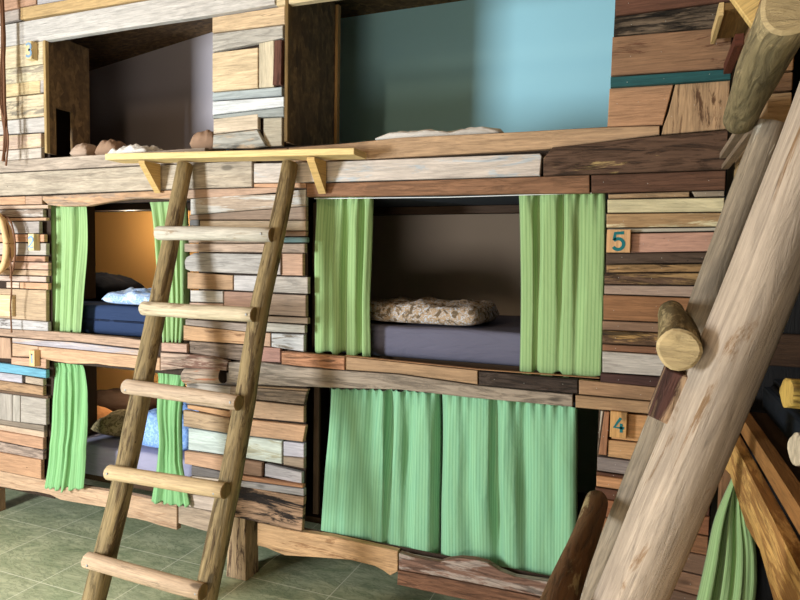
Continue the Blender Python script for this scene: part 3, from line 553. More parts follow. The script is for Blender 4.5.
struct('window_1', bm, plain('painted_frame', '8a6a48', .6))

# ---------------------------------------------------------------- the built-in bunks
BX = {'L': thing('bunk_bed', 'left hand bunk stack clad in reclaimed planks, numbered 1 to 3', 'bunk bed', (-3.1, 0, 0), 'bunk stacks built from reclaimed timber'),
      'C': thing('bunk_bed', 'middle bunk stack clad in reclaimed planks with blue walled top bunk, numbered 4 and 5', 'bunk bed', (-.85, 0, 0), 'bunk stacks built from reclaimed timber'),
      'R': thing('bunk_bed', 'rough timber bunk stack along the side wall behind the thick pale log ladder', 'bunk bed', (.8, -.6, 0), 'bunk stacks built from reclaimed timber')}
parts = {}; rnd0 = random.Random(3)
for part, w, y, tone, rough, patch, amt, vert in D['boards']:
    parts.setdefault(part, []).append((w, y, tone, rough, patch, amt, vert))
for part, lst in parts.items():
    bed, rest = part.split('/', 1)
    name, _, lab = rest.partition(':')
    wb = WB(.92 if bed == 'L' and ('upper' in part or 'top' in part) else .80 if bed == 'L' else .94 if 'two top' in part else .84 if 'pillar' in part else .88, .26 if ('upper' in part or 'top' in part) else .14)
    for w, y, tone, rough, patch, amt, vert in lst:
        wb.prism(w, y, min(.02, y + (.034 if name in ('rail', 'skirt_board') else .024)), tone, rough, patch, amt, vert)
        if 'right end' in part or (name == 'rail' and tone in ('704a34', '48382e', 'b4824f', 'dccbbd')):   # pale nail heads
            xs = [q[0] for q in w]; zs = [q[1] for q in w]
            for fx in (.10, .42, .80):
                x = min(xs) + (max(xs) - min(xs)) * (fx + .08 * rnd0.random()); z = sum(zs) / len(zs) + .12 * (max(zs) - min(zs)) * rnd0.uniform(-1, 1)
                wb.prism([(x + .0034 * math.cos(k * PI / 3), z + .0034 * math.sin(k * PI / 3)) for k in range(6)], y - .0012, y + .004, 'd8d2c6', 0, bevel=.0004)
    wb.build(name, BX[bed], lab if name in ('rail', 'skirt_board') else None)
# dark battens behind the cladding, so that nothing shows through the joints
def batten(bed, rects, y0=.0205, y1=.0235, tone='3c2c20'):
    wb = WB()
    for x0, x1, z0, z1 in rects: wb.bx(x0, x1, y0, y1, z0, z1, tone, 'z')
    return wb.build('backing_board', BX[bed])
XL0, XL1, XC0, XC1 = -3.255, -2.235, -1.53, -.155      # openings
batten('L', [(-4.25, XL0, .2, 3.2), (XL0 + .001, -2.2, 1.96, 2.235), (XL0 + .001, -2.25, 1.03, 1.2), (XL0 + .001, -2.2, .25, .33), (XL0 + .001, -2.2, 2.9, 3.2)])
batten('C', [(-2.19, XC0, .36, 2.0), (-2.09, -1.645, 2.22, 3.2), (-2.19, XC1 - .001, 2.001, 2.215), (XC0 + .001, XC1 - .001, 1.085, 1.19), (-1.8, XC1 - .001, .24, .33), (XC1, .25, .18, 3.2), (-1.64, XC1 - .001, 2.93, 3.2)])
# stud posts that line the openings
def stud(bed, x0, x1, z0, z1, y0=.094, y1=.111, tone='5a4632'):
    wb = WB(); wb.bx(x0, x1, y0, y1, z0, z1, tone, 'z'); return wb.build('stud', BX[bed])
stud('L', -3.275, -3.243, .3, 1.03); stud('L', -3.275, -3.243, 1.21, 1.95)
stud('L', -2.24, -2.2, .3, 1.03); stud('L', -2.24, -2.2, 1.21, 1.95)
stud('C', -1.535, -1.50, .37, 1.05, tone='4a3828'); stud('C', -1.55, -1.505, 1.21, 1.95, tone='4a3828')
stud('C', -.165, -.135, .3, 1.07, tone='4a3828'); stud('C', -.165, -.14, 1.2, 1.93, tone='4a3828')
# OSB cheeks of the upper bunks
def osb(name, bed, x0, x1, y0, y1, z0, z1, mat=OSB):
    bm = bmesh.new(); box(bm, x0, x1, y0, y1, z0, z1)
    return link(name, bm, mat, BX[bed])
bm = bmesh.new()      # left cheek with a cut-out at the bottom
for a in ((-3.232, -3.214, -.012, .265, 2.52, 2.93), (-3.232, -3.214, -.012, .03, 2.25, 2.52), (-3.232, -3.214, .14, .265, 2.25, 2.52)): box(bm, *a)
link('side_panel', bm, OSB, BX['L'])
osb('side_panel', 'C', -1.637, -1.617, -.012, .44, 2.225, 3.05)
w = WB(); w.bx(-1.637, -1.60, .445, .475, 2.225, 3.05, 'b08a58', 'z'); w.build('edge_batten', BX['C'])
w = WB(); w.bx(-3.27, -3.232, -.0, .26, 1.21, 1.96, '4a3424', 'y') if False else None
# inner linings, bases and ends
BROWN = plain('orange_hardboard', 'ecb066', .55, .08, 3)
GREYW = plain('taupe_painted_board', 'd8cac0', .8, .06, 3)
BLUEW = plain('sky_blue_painted_board', 'b4ecfa', .75, .04, 2)
LILW = plain('lilac_grey_painted_board', 'c8bec3', .8, .05, 2)
DARKB = plain('dark_base_board', '343a42', .8, .1, 3)
DARKW = plain('dark_brown_board', '4a3626', .8, .15, 5)
YB = 1.1
for bed, x0, x1, lv in (('L', -4.24, -2.02, (BROWN, BROWN, LILW)), ('C', -1.98, .25, (GREYW, GREYW, BLUEW))):
    for (z0, z1), m in zip(((.33, 1.05), (1.2, 2.06), (2.22, 3.6)), lv):
        bm = bmesh.new(); box(bm, x0, x1, YB, YB + .03, z0, z1); o = link('back_panel', bm, m, BX[bed])
    for z0, z1 in ((.30, .33), (1.17, 1.2), (2.19, 2.22)):
        bm = bmesh.new(); box(bm, x0, x1, .15, YB - .002, z0, z1); link('bed_base', bm, DARKW, BX[bed])
    for z in (1.05, 2.02 if bed == 'L' else 1.965):
        bm = bmesh.new(); box(bm, x0, x1, .105, YB - .002, z, z + .02); link('underside_panel', bm, DARKB, BX[bed])
        wb = WB(); wb.bx(x0, x1, .55, .61, z - .045, z - .001, '3c2a1c', 'x'); wb.build('slat', BX[bed])
    for x in (x0 - .02, x1):
        bm = bmesh.new(); box(bm, x, x + .02, .03, YB, .28, 3.3); link('end_panel', bm, DARKW if x < x1 else DARKB, BX[bed])
# dark cheeks seen beside the curtains
for z0, z1 in ((.545, 1.045), (1.40, 2.015)):
    osb('side_panel', 'L', -3.243, -3.23, .115, .31, z0, z1, DARKW)
osb('side_panel', 'C', -1.50, -1.487, .115, .3, 1.205, 1.96, DARKW)
# sloping OSB ceiling over the left top bunk and board ceiling over the middle one
bm = bmesh.new()
vs = [bm.verts.new(v) for v in ((-4.24, .03, 2.98), (-2.02, .03, 3.14), (-2.02, 1.09, 3.41), (-4.24, 1.09, 3.11), (-4.24, .03, 3.0), (-2.02, .03, 3.16), (-2.02, 1.09, 3.43), (-4.24, 1.09, 3.13))]
for f in ((0, 1, 2, 3), (7, 6, 5, 4), (0, 4, 5, 1), (1, 5, 6, 2), (2, 6, 7, 3), (3, 7, 4, 0)): bm.faces.new([vs[i] for i in f])
link('ceiling_panel', bm, OSB, BX['L'])
osb('ceiling_panel', 'C', -1.97, .25, .03, 1.09, 3.25, 3.27)
w = WB(); w.bx(-3.234, -3.212, -.034, -.0125, 2.25, 2.885, 'b89a68', 'z'); w.build('edge_strip', BX['L'])
w = WB(); w.bx(-1.637, -1.615, -.034, -.0125, 2.225, 2.90, '7a6038', 'z'); w.build('edge_strip', BX['C'])
wb = WB(.9); wb.log([(-2.238, -.022, 1.046), (-2.0, -.022, 1.062)], [.042, .040], 'b9a28e', .6, 'c08060', .12, seed=5, cap='2e221a', wob=.1); wb.build('log_offcut', BX['C'], 'short bark covered log end with a dark hollow')
# leg post on the floor
wb = WB(); wb.prism([(-1.985, 0.0), (-1.86, 0.0), (-1.865, .345), (-1.967, .345)], -.015, .10, 'c3a582', .35, '6a5240', .2, 1); wb.build('leg', BX['C'])
for bed, x in (('L', -3.9), ('C', .1)):
    wb = WB(); wb.bx(x - .06, x + .06, .03, .13, 0, .30, 'a08060', 'z'); wb.build('leg', BX[bed])
for bed, x in (('L', -3.9), ('L', -2.2), ('C', -1.8), ('C', .1)):
    wb = WB(); wb.bx(x - .05, x + .05, .95, 1.05, 0, .30, '6a5240', 'z'); wb.build('leg', BX[bed])
# curtain wires
def wire(bed, x0, x1, z0, z1, y=.055, r=.0022, col='d8d8d4'):
    bm = bmesh.new()
    a, b = Vector((x0, y, z0)), Vector((x1, y, z1))
    mid = (a + b) / 2 - Vector((0, 0, .006))
    P_ = [a.lerp(mid, i / 4) for i in range(4)] + [mid.lerp(b, i / 4) for i in range(5)]
    prev = None
    for p in P_:
        ring = [bm.verts.new(p + Vector((0, math.cos(k * PI / 3) * r, math.sin(k * PI / 3) * r))) for k in range(6)]
        if prev:
            for k in range(6): bm.faces.new((prev[k], prev[(k+1) % 6], ring[(k+1) % 6], ring[k]))
        prev = ring
    return link('curtain_wire', bm, WIRE, BX[bed])
WIRE = plain('white_plastic_wire', 'e8e8e6', .4, .02)
wire('C', -1.5, -.165, 1.958, 1.952, y=.024)

# ---------------------------------------------------------------- curtains
def resample(poly, n):
    """(X, z) edge resampled into n points, smooth."""
    m = len(poly) - 1
    out = []
    for k in range(n):
        t = k / (n - 1) * m; i = min(int(t), m - 1); f = t - i
        p = [poly[max(0, i-1)], poly[i], poly[i+1], poly[min(m, i+2)]]
        o = []
        for c in (0, 1):
            a, b, d, e = (q[c] for q in p)
            o.append(.5 * (2*b + (d - a)*f + (2*a - 5*b + 4*d - e)*f*f + (3*b - a - 3*d + e)*f**3))
        out.append(o)
    return out
GREEN = {}
def curtain(key, label, group, seed, sill=False, tone=None, stripe=None):
    l, r, Yt, Yb, n, amp, t0, s0 = D['curtains'][key]
    nv, nu = 44, n * 14 + 1
    L, R = resample(l, nv), resample(r, nv)
    rnd = random.Random(seed)
    ph = [rnd.uniform(0, 6.28) for _ in range(8)]
    # pleat positions along the cloth: uneven widths
    ws = [rnd.uniform(.6, 1.5) for _ in range(n)]; tot = sum(ws); cum = [0]
    for w_ in ws: cum.append(cum[-1] + w_ / tot)
    am = [rnd.choice((.2, .35, .6, 1.0, 1.35)) for _ in range(n + 1)]
    grid, uvs = [], []
    for j in range(nv):
        t = j / (nv - 1)
        row, ur = [], []
        W = math.dist(L[j], R[j])
        acc = 0; prev = None
        Yc = Yt + (Yb - Yt) * min(1, max(0, t - .1) * 1.7)
        top = math.exp(-t * 22)
        for i in range(nu):
            s = i / (nu - 1)
            sw = s + .012 * math.sin(3.1 * t + ph[0]) * math.sin(PI * s)
            k = min(n - 1, max(0, next((q for q in range(n) if cum[q+1] >= sw), n - 1)))
            fr = (sw - cum[k]) / (cum[k+1] - cum[k])
            a_ = am[k] * (1 - fr) + am[k+1] * fr
            A = amp * a_ * (.55 + .45 * math.sin(PI * min(1, t * 1.1)) + .25 * t)
            y = A * (1.1 - 2.0 * abs(math.sin(PI * fr)) ** .8) + amp * 1.0 * noise.noise(Vector((s * n * .9, t * 1.3, seed * 1.7))) + amp * .3 * noise.noise(Vector((s * n * 2.3, t * 2.6, seed * 2.3)))
            gather = math.sin(2 * PI * s * n * 2.6 + ph[1]) * amp * .36 * math.exp(-t * 13)
            dx = .28 * A * math.sin(4 * PI * fr) * .5
            x = L[j][0] + (R[j][0] - L[j][0]) * s + dx * math.sin(PI * s)
            z = L[j][1] + (R[j][1] - L[j][1]) * s
            if t > .9: z += (t - .9) * 10 * .012 * math.cos(2 * PI * fr) * a_
            if t < .12: z += (1 - t / .12) * .004 * math.sin(2 * PI * s * n * 2.6)
            Y = Yc + (y + gather) * .8
            if key in ('b1l', 'b1r'): Y = max(.0305, Y + .014) if z > .985 else Y + .014
            elif key != 'rl': Y = max(.0305, Y + .014)
            p = Vector((x, Y, z))
            row.append(p)
        grid.append(row)
    # cloth coordinates follow the length of the cloth half way down
    mid = grid[nv // 2]; us = [0]
    for a, b in zip(mid, mid[1:]): us.append(us[-1] + (b - a).length)
    for j in range(nv): uvs.append([(us[i], grid[j][i].z) for i in range(nu)])
    bm = bmesh.new(); surf(bm, grid, uvs)
    tk = (tone or t0, stripe or s0)  # tone variants of one cotton, with cooler light put into the colour
    if tk not in GREEN: GREEN[tk] = curtain_material('green_striped_cotton_' + str(len(GREEN) + 1), *tk)
    o = link('curtain', bm, GREEN[tk], smooth=True)
    md = o.modifiers.new('thickness', 'SOLIDIFY'); md.thickness = .002; md.offset = 0
    return tag(o, label, 'curtain', group)
GC = 'green striped bunk curtains'
curtain('b2l', 'green curtain drawn aside at the left of the bunk with the navy mattress', GC, 1)
curtain('b2r', 'green curtain behind the ladder at the right of the navy mattress bunk', GC, 2)
curtain('b1l', 'bunched green curtain hanging over the wavy skirt, left of the lowest left bunk', GC, 3, tone='8cbe84', stripe='62985e')  # same green cotton; this less yellow tone paints in the light there
curtain('b1r', 'narrow green curtain behind the ladder at the lowest left bunk', GC, 4, tone='8cbe84', stripe='62985e')
curtain('b5l', 'green curtain left of the grey mattress in the middle bunk', GC, 5)
curtain('b5r', 'wide green curtain beside the plaque with numeral 5', GC, 6)
curtain('b4l', 'green curtain closing the left half of the bottom middle bunk', GC, 7, tone='8ec29c', stripe='649c7a')  # same cotton again; the mint cast is cool light put into the colour
curtain('b4r', 'green curtain closing the right half of the bottom middle bunk, near numeral 4', GC, 8, tone='8ec29c', stripe='649c7a')
curtain('rl', 'green curtain bunched under the rail of the side wall bunk, behind the thick log', GC, 9)

# ---------------------------------------------------------------- bedding
def mattress(name, x0, x1, y0, y1, z0, z1, mat, label, seam=None):
    bm = bmesh.new(); box(bm, x0, x1, y0, y1, z0, z1)
    bmesh.ops.bevel(bm, geom=bm.edges[:], offset=.028, segments=4, affect='EDGES', profile=.6)
    long = [e for e in bm.edges if abs(e.verts[0].co.x - e.verts[1].co.x) > .5]
    bmesh.ops.subdivide_edges(bm, edges=long, cuts=30, use_grid_fill=True)
    for v in bm.verts:
        v.co.y += .006 * noise.noise(v.co * 4); v.co.z += .006 * noise.noise(v.co * 3 + Vector((9, 0, 0))) if v.co.z > z0 + .05 else 0
    t = thing('mattress', label, 'mattress', ((x0 + x1) / 2, (y0 + y1) / 2, z0), 'bunk mattresses')
    link('cover', bm, mat, t, smooth=True)
    if seam:
        wz = (z0 + z1) / 2
        bm = bmesh.new(); box(bm, x0 + .03, x1 - .03, y0 - .006, y0 + .004, wz - .006, wz + .006)
        bmesh.ops.bevel(bm, geom=bm.edges[:], offset=.003, segments=2, affect='EDGES')
        link('piping', bm, seam, t, smooth=True)
    return t
NAVY = sheet_material('navy_sheet', '2c3a58'); GREYS = sheet_material('charcoal_lilac_sheet', '626070')
LILAC = sheet_material('pale_lilac_sheet', '9490a6')
mattress('mattress', -4.2, -2.28, .13, 1.06, 1.203, 1.374, NAVY, 'navy blue mattress in the left middle bunk', plain('navy_piping', '1c2740', .8))
mattress('mattress', -1.46, .2, .115, 1.08, 1.203, 1.356, GREYS, 'charcoal grey sheeted mattress in the middle bunk with the open curtains')
mattress('mattress', -4.2, -2.28, .13, 1.06, .333, .525, LILAC, 'pale lilac sheeted mattress in the lowest left bunk')

def cushion(name, c, size, rot, mat, label, cat, seed, group=None, power=2.4, lump=.12, flat=.35, tilt=(0, 0)):
    """A soft closed shape, thick in the middle and pinched at the seam."""
    bm = bmesh.new(); nu, nv = 34, 26
    dx, dy, dz = (q / 2 for q in size)
    top, bot = [], []
    for j in range(nv + 1):
        v = -1 + 2 * j / nv; rt, rb = [], []
        for i in range(nu + 1):
            u = -1 + 2 * i / nu
            pr = (max(0, 1 - abs(u) ** power) * max(0, 1 - abs(v) ** power)) ** .45
            wv = noise.fractal(Vector((u * 2.1 + seed * 5, v * 2.1, seed)), .8, 2, 4) * lump
            px = u * dx * (1 - .07 * v * v); py = v * dy * (1 - .07 * u * u)
            rt.append(Vector((px, py, pr * dz * (1 + wv * 1.5) * 2 * (1 - flat))))
            rb.append(Vector((px, py, -pr * dz * 2 * flat)))
        top.append(rt); bot.append(rb[::-1])
    surf(bm, top); surf(bm, bot)
    bmesh.ops.remove_doubles(bm, verts=bm.verts, dist=1e-5)
    M = Matrix.Rotation(rot, 4, 'Z') @ Matrix.Rotation(tilt[0], 4, 'X') @ Matrix.Rotation(tilt[1], 4, 'Y')
    bm.transform(M)
    lo = min(v.co.z for v in bm.verts)
    o = link(name, bm, mat, smooth=True)
    o.location = (c[0], c[1], c[2] - lo + .003)
    return tag(o, label, cat, group)
BLACKC = cloth_material('black_cotton', '24242a'); 
PALEB = cloth_material('pale_blue_print', 'a8bcdc', '86a2d0', 'c4d2e6', 60)
BROWNP = cloth_material('brown_leaf_print', 'a88f74', 'b8bcc4', '6a5a48', 80, .54)
OLIVE = cloth_material('olive_scroll_print', '8a7a5a', '5c5038', None, 30)
DARKP = cloth_material('dark_brown_cotton', '4a382c'); ORANG = cloth_material('rust_cotton', 'b47a4a'); BEIGE = cloth_material('beige_cotton', 'bfa48e', wrinkle=.8); WHITEC = cloth_material('cream_cotton', 'ece4da', wrinkle=.9)
PINKB = cloth_material('dusty_brown_cotton', 'a4846c'); BLUEP = cloth_material('sky_blue_lattice_print', '9cbcec', '7c9fdc', None, 34)
RUST2 = plain('brown_blanket', '6e4a34', .95)
cushion('pillow', (-3.57, .62, 1.378), (.56, .44, .165), .05, BLACKC, 'black pillow on the navy mattress', 'pillow', 1, 'bed pillows')
cushion('duvet', (-2.74, .31, 1.378), (.60, .32, .082), .03, PALEB, 'pale blue printed duvet folded on the navy mattress', 'duvet', 2, 'folded duvets', power=6, lump=.3)
cushion('duvet', (-1.03, .38, 1.36), (.68, .48, .10), -.03, BROWNP, 'brown and blue printed duvet folded on the grey mattress', 'duvet', 3, 'folded duvets', power=10, lump=.22)
cushion('pillow', (-3.50, .78, .528), (.60, .40, .17), .03, DARKP, 'dark brown pillow at the back of the lowest left bunk', 'pillow', 4, 'bed pillows')
cushion('pillow', (-3.42, .41, .528), (.34, .26, .13), .1, ORANG, 'rust orange pillow at the left end of the lilac mattress', 'pillow', 12, 'bed pillows')
cushion('pillow', (-3.06, .38, .528), (.34, .28, .15), .12, OLIVE, 'olive scroll patterned pillow on the lilac mattress', 'pillow', 5, 'bed pillows')
cushion('duvet', (-2.62, .36, .528), (.46, .40, .22), .03, BLUEP, 'sky blue lattice patterned duvet on the lilac mattress, behind the ladder', 'duvet', 6, 'folded duvets', power=5, lump=.2)
cushion('pillow', (-3.135, .19, 2.223), (.12, .22, .11), .2, BEIGE, 'small beige bundle at the left end of the left top bunk', 'pillow', 7, 'bed pillows')
cushion('pillow', (-2.99, .24, 2.223), (.14, .20, .13), .2, PINKB, 'dusty brown bundle in the left top bunk, left of the cream duvet', 'pillow', 8, 'bed pillows', power=3)
cushion('duvet', (-2.75, .2, 2.223), (.30, .24, .065), 0, WHITEC, 'cream duvet in the left top bunk', 'duvet', 9, 'folded duvets', power=4, lump=.5)
cushion('pillow', (-2.26, .2, 2.223), (.15, .22, .13), .3, PINKB, 'brown bundle in the left top bunk, tucked behind the plank pillar', 'pillow', 10, 'bed pillows', power=3)
cushion('duvet', (-.93, .26, 2.223), (.64, .30, .052), .03, WHITEC, 'white duvet lying in the blue walled top bunk', 'duvet', 11, 'folded duvets', power=4, lump=.5)

# ---------------------------------------------------------------- ladders
def ladder(label, loc, group='log ladders'): return thing('ladder', label, 'ladder', loc, group)
lad = ladder('slim log ladder with five rungs leaning under the pine shelf', (-1.89, -.69, 0))
STEEL = plain('steel', '9a9a98', .35, .02)
def yl(z): return -.05 - .304 * (2.14 - z)
for x0, x1, sd in ((-2.185, -2.18, 1.0), (-1.63, -1.576, 2.7)):
    wb = WB(); zt = 2.128 if sd == 1.0 else 2.112
    r0, r1 = .050, .039
    wb.log([(x0, yl(0) - .0, .02), ((x0 + x1) / 2, yl(1.05), 1.05), (x1, yl(zt) - .032, zt)], [r0, (r0 + r1) / 2 + .002, r1], '907a54', .42, '5e4a2e', .2, seed=sd, cap='a88a5a', sub=14, bend=.008)
    wb.build('stile', lad)
for z, xa, xb, tone, tilt in ((1.775, -2.235, -1.548, 'c2b8a8', -.006), (1.42, -2.225, -1.567, 'c8b698', -.002), (1.057, -2.228, -1.566, 'c2a88e', -.006), (.703, -2.225, -1.55, 'c2a67e', .004), (.337, -2.238, -1.572, 'c4a688', .0)):
    wb = WB()
    y = yl(z) - .074
    wb.log([(xa + .022, y, z - tilt), (xb - .02, y, z + tilt)], [.034, .033], tone, .12, 'a08a70', .12, seed=z * 7, cap='8a6a40', wob=.035, bend=.003)
    rg = wb.build('rung', lad)
    for xs in (-2.18, -1.605):
        bm = bmesh.new()
        bmesh.ops.create_uvsphere(bm, u_segments=8, v_segments=5, radius=.006)
        bm.transform(Matrix.Translation((xs, y - .033, z)) @ Matrix.Diagonal((1, .5, 1, 1)))
        link('screw_head', bm, STEEL, rg, smooth=True)

lad2 = ladder('thick pale log ladder leaning on the side wall bunk', (-.33, -1.1, 0))
def xr(z): return -.003 + (z - 1.05) * .302
wb = WB(); wb.log([(xr(.03), -1.45, .03), (xr(1.05), -1.45, 1.05), (xr(2.02), -1.45, 2.02)], [.062, .058, .052], 'b6a492', .14, '8c6e50', .07, seed=4.2, nseg=28, sub=16, wob=.03, cap='d8bc90'); wb.build('stile', lad2, 'thick pale cream log stile')
wb = WB(); wb.log([(xr(.03), -.8, .03), (xr(1.05), -.8, 1.05), (xr(2.02), -.8, 2.02)], [.045, .042, .038], '9a8a76', .22, 'e6dac6', .07, seed=6.2, nseg=20, sub=16, cap='c8a878'); wb.build('stile', lad2, 'grey stile with flaking pale bark')
for z, dz, xn, xf, yn, yf, tone, r, lab, pt in ((1.515, .02, .050, .075, -1.50, -.74, '7c6a48', .035, None, .25), (2.055, 0, .197, .213, -1.50, -.74, '8c7c5c', .045, None, .12), (1.02, -.03, -.128, -.112, -1.58, -.80, '6e4c30', .033, 'dark brown rung', .05)):
    wb = WB(); wb.log([(xn, yn, z), (xf, yf, z + dz)], [r, r * .94], tone, .5, 'b4a078', pt, seed=z * 5, nseg=20, cap='c4ac80', wob=.06, sub=12)
    rg = wb.build('rung', lad2, lab)
# bark block under the middle rung
wb = WB()
dv = Vector((.302, 0, 1)).normalized()
M = Matrix.Translation((xr(1.425) - .050, -1.43, 1.425)) @ Matrix.Rotation(math.atan(.302), 4, 'Y')
wb.prism([(-.038, -.046), (.026, -.052), (.026, .046), (-.038, .046)], -.034, .034, '5a3a32', .6, 'b89878', .12, 1, M=M); wb.build('support_block', lad2, 'red brown bark covered block')

# ---------------------------------------------------------------- pine shelf on brackets, above the slim ladder
sh = thing('ledge_shelf', 'narrow pine shelf board on triangular brackets over the slim ladder', 'shelf', (-1.92, -.047, 2.14))
wb = WB(); wb.prism([(-2.62, 2.160), (-1.19, 2.118), (-1.19, 2.150), (-2.62, 2.195)], -.178, -.052, 'e2c488', .06); wb.build('shelf_board', sh)
for x, zt in ((-2.39, 2.150), (-1.415, 2.122)):
    wb = WB()
    M = Matrix(((0, 1, 0, x), (1, 0, 0, 0), (0, 0, 1, 0), (0, 0, 0, 1)))
    wb.prism([(-.166, zt), (-.166, zt - .015), (-.052, zt - .156), (-.052, zt)], -.020, .020, 'c8a468', .1, M=M); wb.build('bracket', sh)

# ---------------------------------------------------------------- plaques with numerals
TEAL = plain('teal_paint', '0f6468', .6, .1)
def stroke_mesh(bm, pts, wdt, y, th=.0016):
    pts = [Vector(p) for p in pts]; n = len(pts)
    l, r = [], []
    for i, p in enumerate(pts):
        d = (pts[min(n-1, i+1)] - pts[max(0, i-1)]).normalized(); nn = Vector((-d.y, d.x)) * wdt / 2
        l.append(p + nn); r.append(p - nn)
    for i in range(n - 1):
        q = (l[i], l[i+1], r[i+1], r[i])
        a = [bm.verts.new((v.x, y, v.y)) for v in q]; b = [bm.verts.new((v.x, y + th, v.y)) for v in q]
        bm.faces.new(a); bm.faces.new(b[::-1])
        for k in range(4): bm.faces.new((a[k], b[k], b[(k+1) % 4], a[(k+1) % 4]))
def arc(cx, cz, rx, rz, a0, a1, n=14): return [(cx + rx * math.cos(math.radians(a0 + (a1 - a0) * i / n)), cz + rz * math.sin(math.radians(a0 + (a1 - a0) * i / n))) for i in range(n + 1)]
DIG = {'1': [[(.0, .36), (.05, .5), (.05, -.5)]],
       '2': [arc(0, .22, .27, .28, 165, -35) + [(-.28, -.48), (.30, -.48)]],
       '3': [arc(0, .25, .26, .25, 150, -90) , arc(0, -.25, .29, .25, 90, -150)],
       '4': [[(.10, .5), (-.30, -.18), (.34, -.18)], [(.13, .12), (.16, -.5)]],
       '5': [[(.28, .47), (-.20, .44), (-.24, .06)] + arc(-.02, -.18, .30, .31, 135, -150)]}
def plaque(d, x0, x1, z0, z1, yf, yb, tone, label, h, ink, dx=0, wd=.19, dz=0):
    t = thing('number_plaque', label, 'plaque', ((x0 + x1) / 2, yb, z0), 'painted bunk number plaques')
    wb = WB(); wb.prism([(x0, z0), (x1, z0), (x1, z1), (x0, z1)], yf, yb, tone, .08, None, 0, 1); wb.build('block', t)
    bm = bmesh.new(); cx, cz = (x0 + x1) / 2 + dx, (z0 + z1) / 2 + dz
    for s in DIG[d]:
        stroke_mesh(bm, [(cx + p[0] * h, cz + p[1] * h) for p in s], h * wd, yf - .0012)
    link('numeral', bm, ink, t)
BLUEI = plain('blue_ink', '7c96ac', .7, .05)
plaque('5', -.150, -.058, 1.708, 1.801, -.052, -.036, 'd8a878', 'square wooden plaque with a teal painted numeral 5', .068, TEAL)
plaque('4', -.112, -.046, .975, 1.083, -.048, -.030, 'd2a066', 'wooden plaque with a teal painted numeral 4', .058, TEAL, dx=.002)
plaque('3', -3.320, -3.272, 2.772, 2.875, -.074, -.034, 'e6cd9c', 'small block plaque with a faded blue numeral 3', .072, BLUEI)
plaque('2', -3.327, -3.279, 1.690, 1.790, -.074, -.0352, 'e6cd9c', 'small block plaque with a faded blue numeral 2', .062, BLUEI)
plaque('1', -3.336, -3.290, 1.015, 1.113, -.074, -.0352, 'dfb987', 'small block plaque with a faded blue numeral 1', .055, BLUEI, wd=.2)

# ---------------------------------------------------------------- ropes at the left end
def cord(pts, r, mat, name, parent, nseg=8, sub=8, twist=0):
    poly = [(p[0], p[1]) for p in pts]
    path = []
    m = len(pts) - 1
    for k in range(m * sub + 1):
        t = k / sub; i = min(int(t), m - 1); f = t - i
        q = [Vector(pts[max(0, i-1)]), Vector(pts[i]), Vector(pts[i+1]), Vector(pts[min(m, i+2)])]
        path.append(.5 * (2*q[1] + (q[2]-q[0])*f + (2*q[0]-5*q[1]+4*q[2]-q[3])*f*f + (3*q[1]-q[0]-3*q[2]+q[3])*f**3))
    bm = bmesh.new(); prev = None
    for i, p in enumerate(path):
        d = (path[min(len(path)-1, i+1)] - path[max(0, i-1)]).normalized()
        ref = Vector((0, 1, 0)) if abs(d.y) < .9 else Vector((1, 0, 0))
        a = d.cross(ref).normalized(); b = d.cross(a)
        ring = [bm.verts.new(p + (a * math.cos(2*PI*k/nseg) + b * math.sin(2*PI*k/nseg)) * r * (1 + .09 * math.sin(2*PI*k*2/nseg + i * 1.1))) for k in range(nseg)]
        if prev:
            for k in range(nseg): bm.faces.new((prev[k], prev[(k+1) % nseg], ring[(k+1) % nseg], ring[k]))
        else: bm.faces.new(ring[::-1])
        prev = ring
    bm.faces.new(prev)
    return link(name, bm, mat, parent, smooth=True)
VINE = plain('brown_vine', '6e4a34', .8, .3, 40); STRAW = plain('straw_rope', 'd2ae80', .9, .25, 60)
rp = thing('hanging_cords', 'bundle of brown twisted cords hanging at the left end', 'cord', (-3.44, -.12, 2.16))
for i, (x0, x1, zb, r) in enumerate(((-3.45, -3.455, 2.20, .009), (-3.425, -3.43, 2.25, .008), (-3.44, -3.405, 2.17, .005), (-3.40, -3.418, 2.20, .004))):
    cord([(x0, -.12 - .01 * i, 3.3), (x0 + .008 * (-1)**i, -.11 - .01 * i, 2.9), (x0 - .006 * (-1)**i, -.12 - .01 * i, 2.55), (x1 + .006, -.11 - .01 * i, 2.35), (x1, -.12 - .01 * i, zb)], r, VINE, 'strand', rp)
rc = thing('rope_coil', 'coil of straw coloured rope hung at the left end with loose brown cords', 'rope', (-3.5, -.10, 1.5))
for k in range(4):
    rr = .15 + .014 * k
    cord([(-3.56 + rr * .75 * math.cos(a), -.085 - .018 * k - .004 * math.sin(3*a), 1.73 + rr * math.sin(a)) for a in [i * PI / 6 for i in range(13)]], .016, STRAW, 'loop', rc, sub=5)
cord([(-3.56, -.02, 1.846), (-3.56, -.10, 1.846), (-3.56, -.19, 1.848)], .012, plain('peg_wood', 'a07a50'), 'peg', BX['L'])
cord([(-3.52, -.1, 1.90), (-3.42, -.11, 1.86), (-3.385, -.11, 1.74), (-3.40, -.105, 1.62), (-3.43, -.11, 1.53)], .005, VINE, 'tail', rc)
cord([(-3.50, -.1, 1.88), (-3.425, -.12, 1.80), (-3.42, -.11, 1.5), (-3.445, -.10, 1.36), (-3.44, -.10, 1.21)], .0045, VINE, 'tail', rc)

# ---------------------------------------------------------------- the bunk along the side wall
rb = BX['R']
def rpart(name, items, label=None):
    wb = WB()
    for it in items: wb.bx(*it[:6], it[6], it[7] if len(it) > 7 else 'y', **(it[8] if len(it) > 8 else {}))
    return wb.build(name, rb, label)
XS = .275
rnd = random.Random(5)
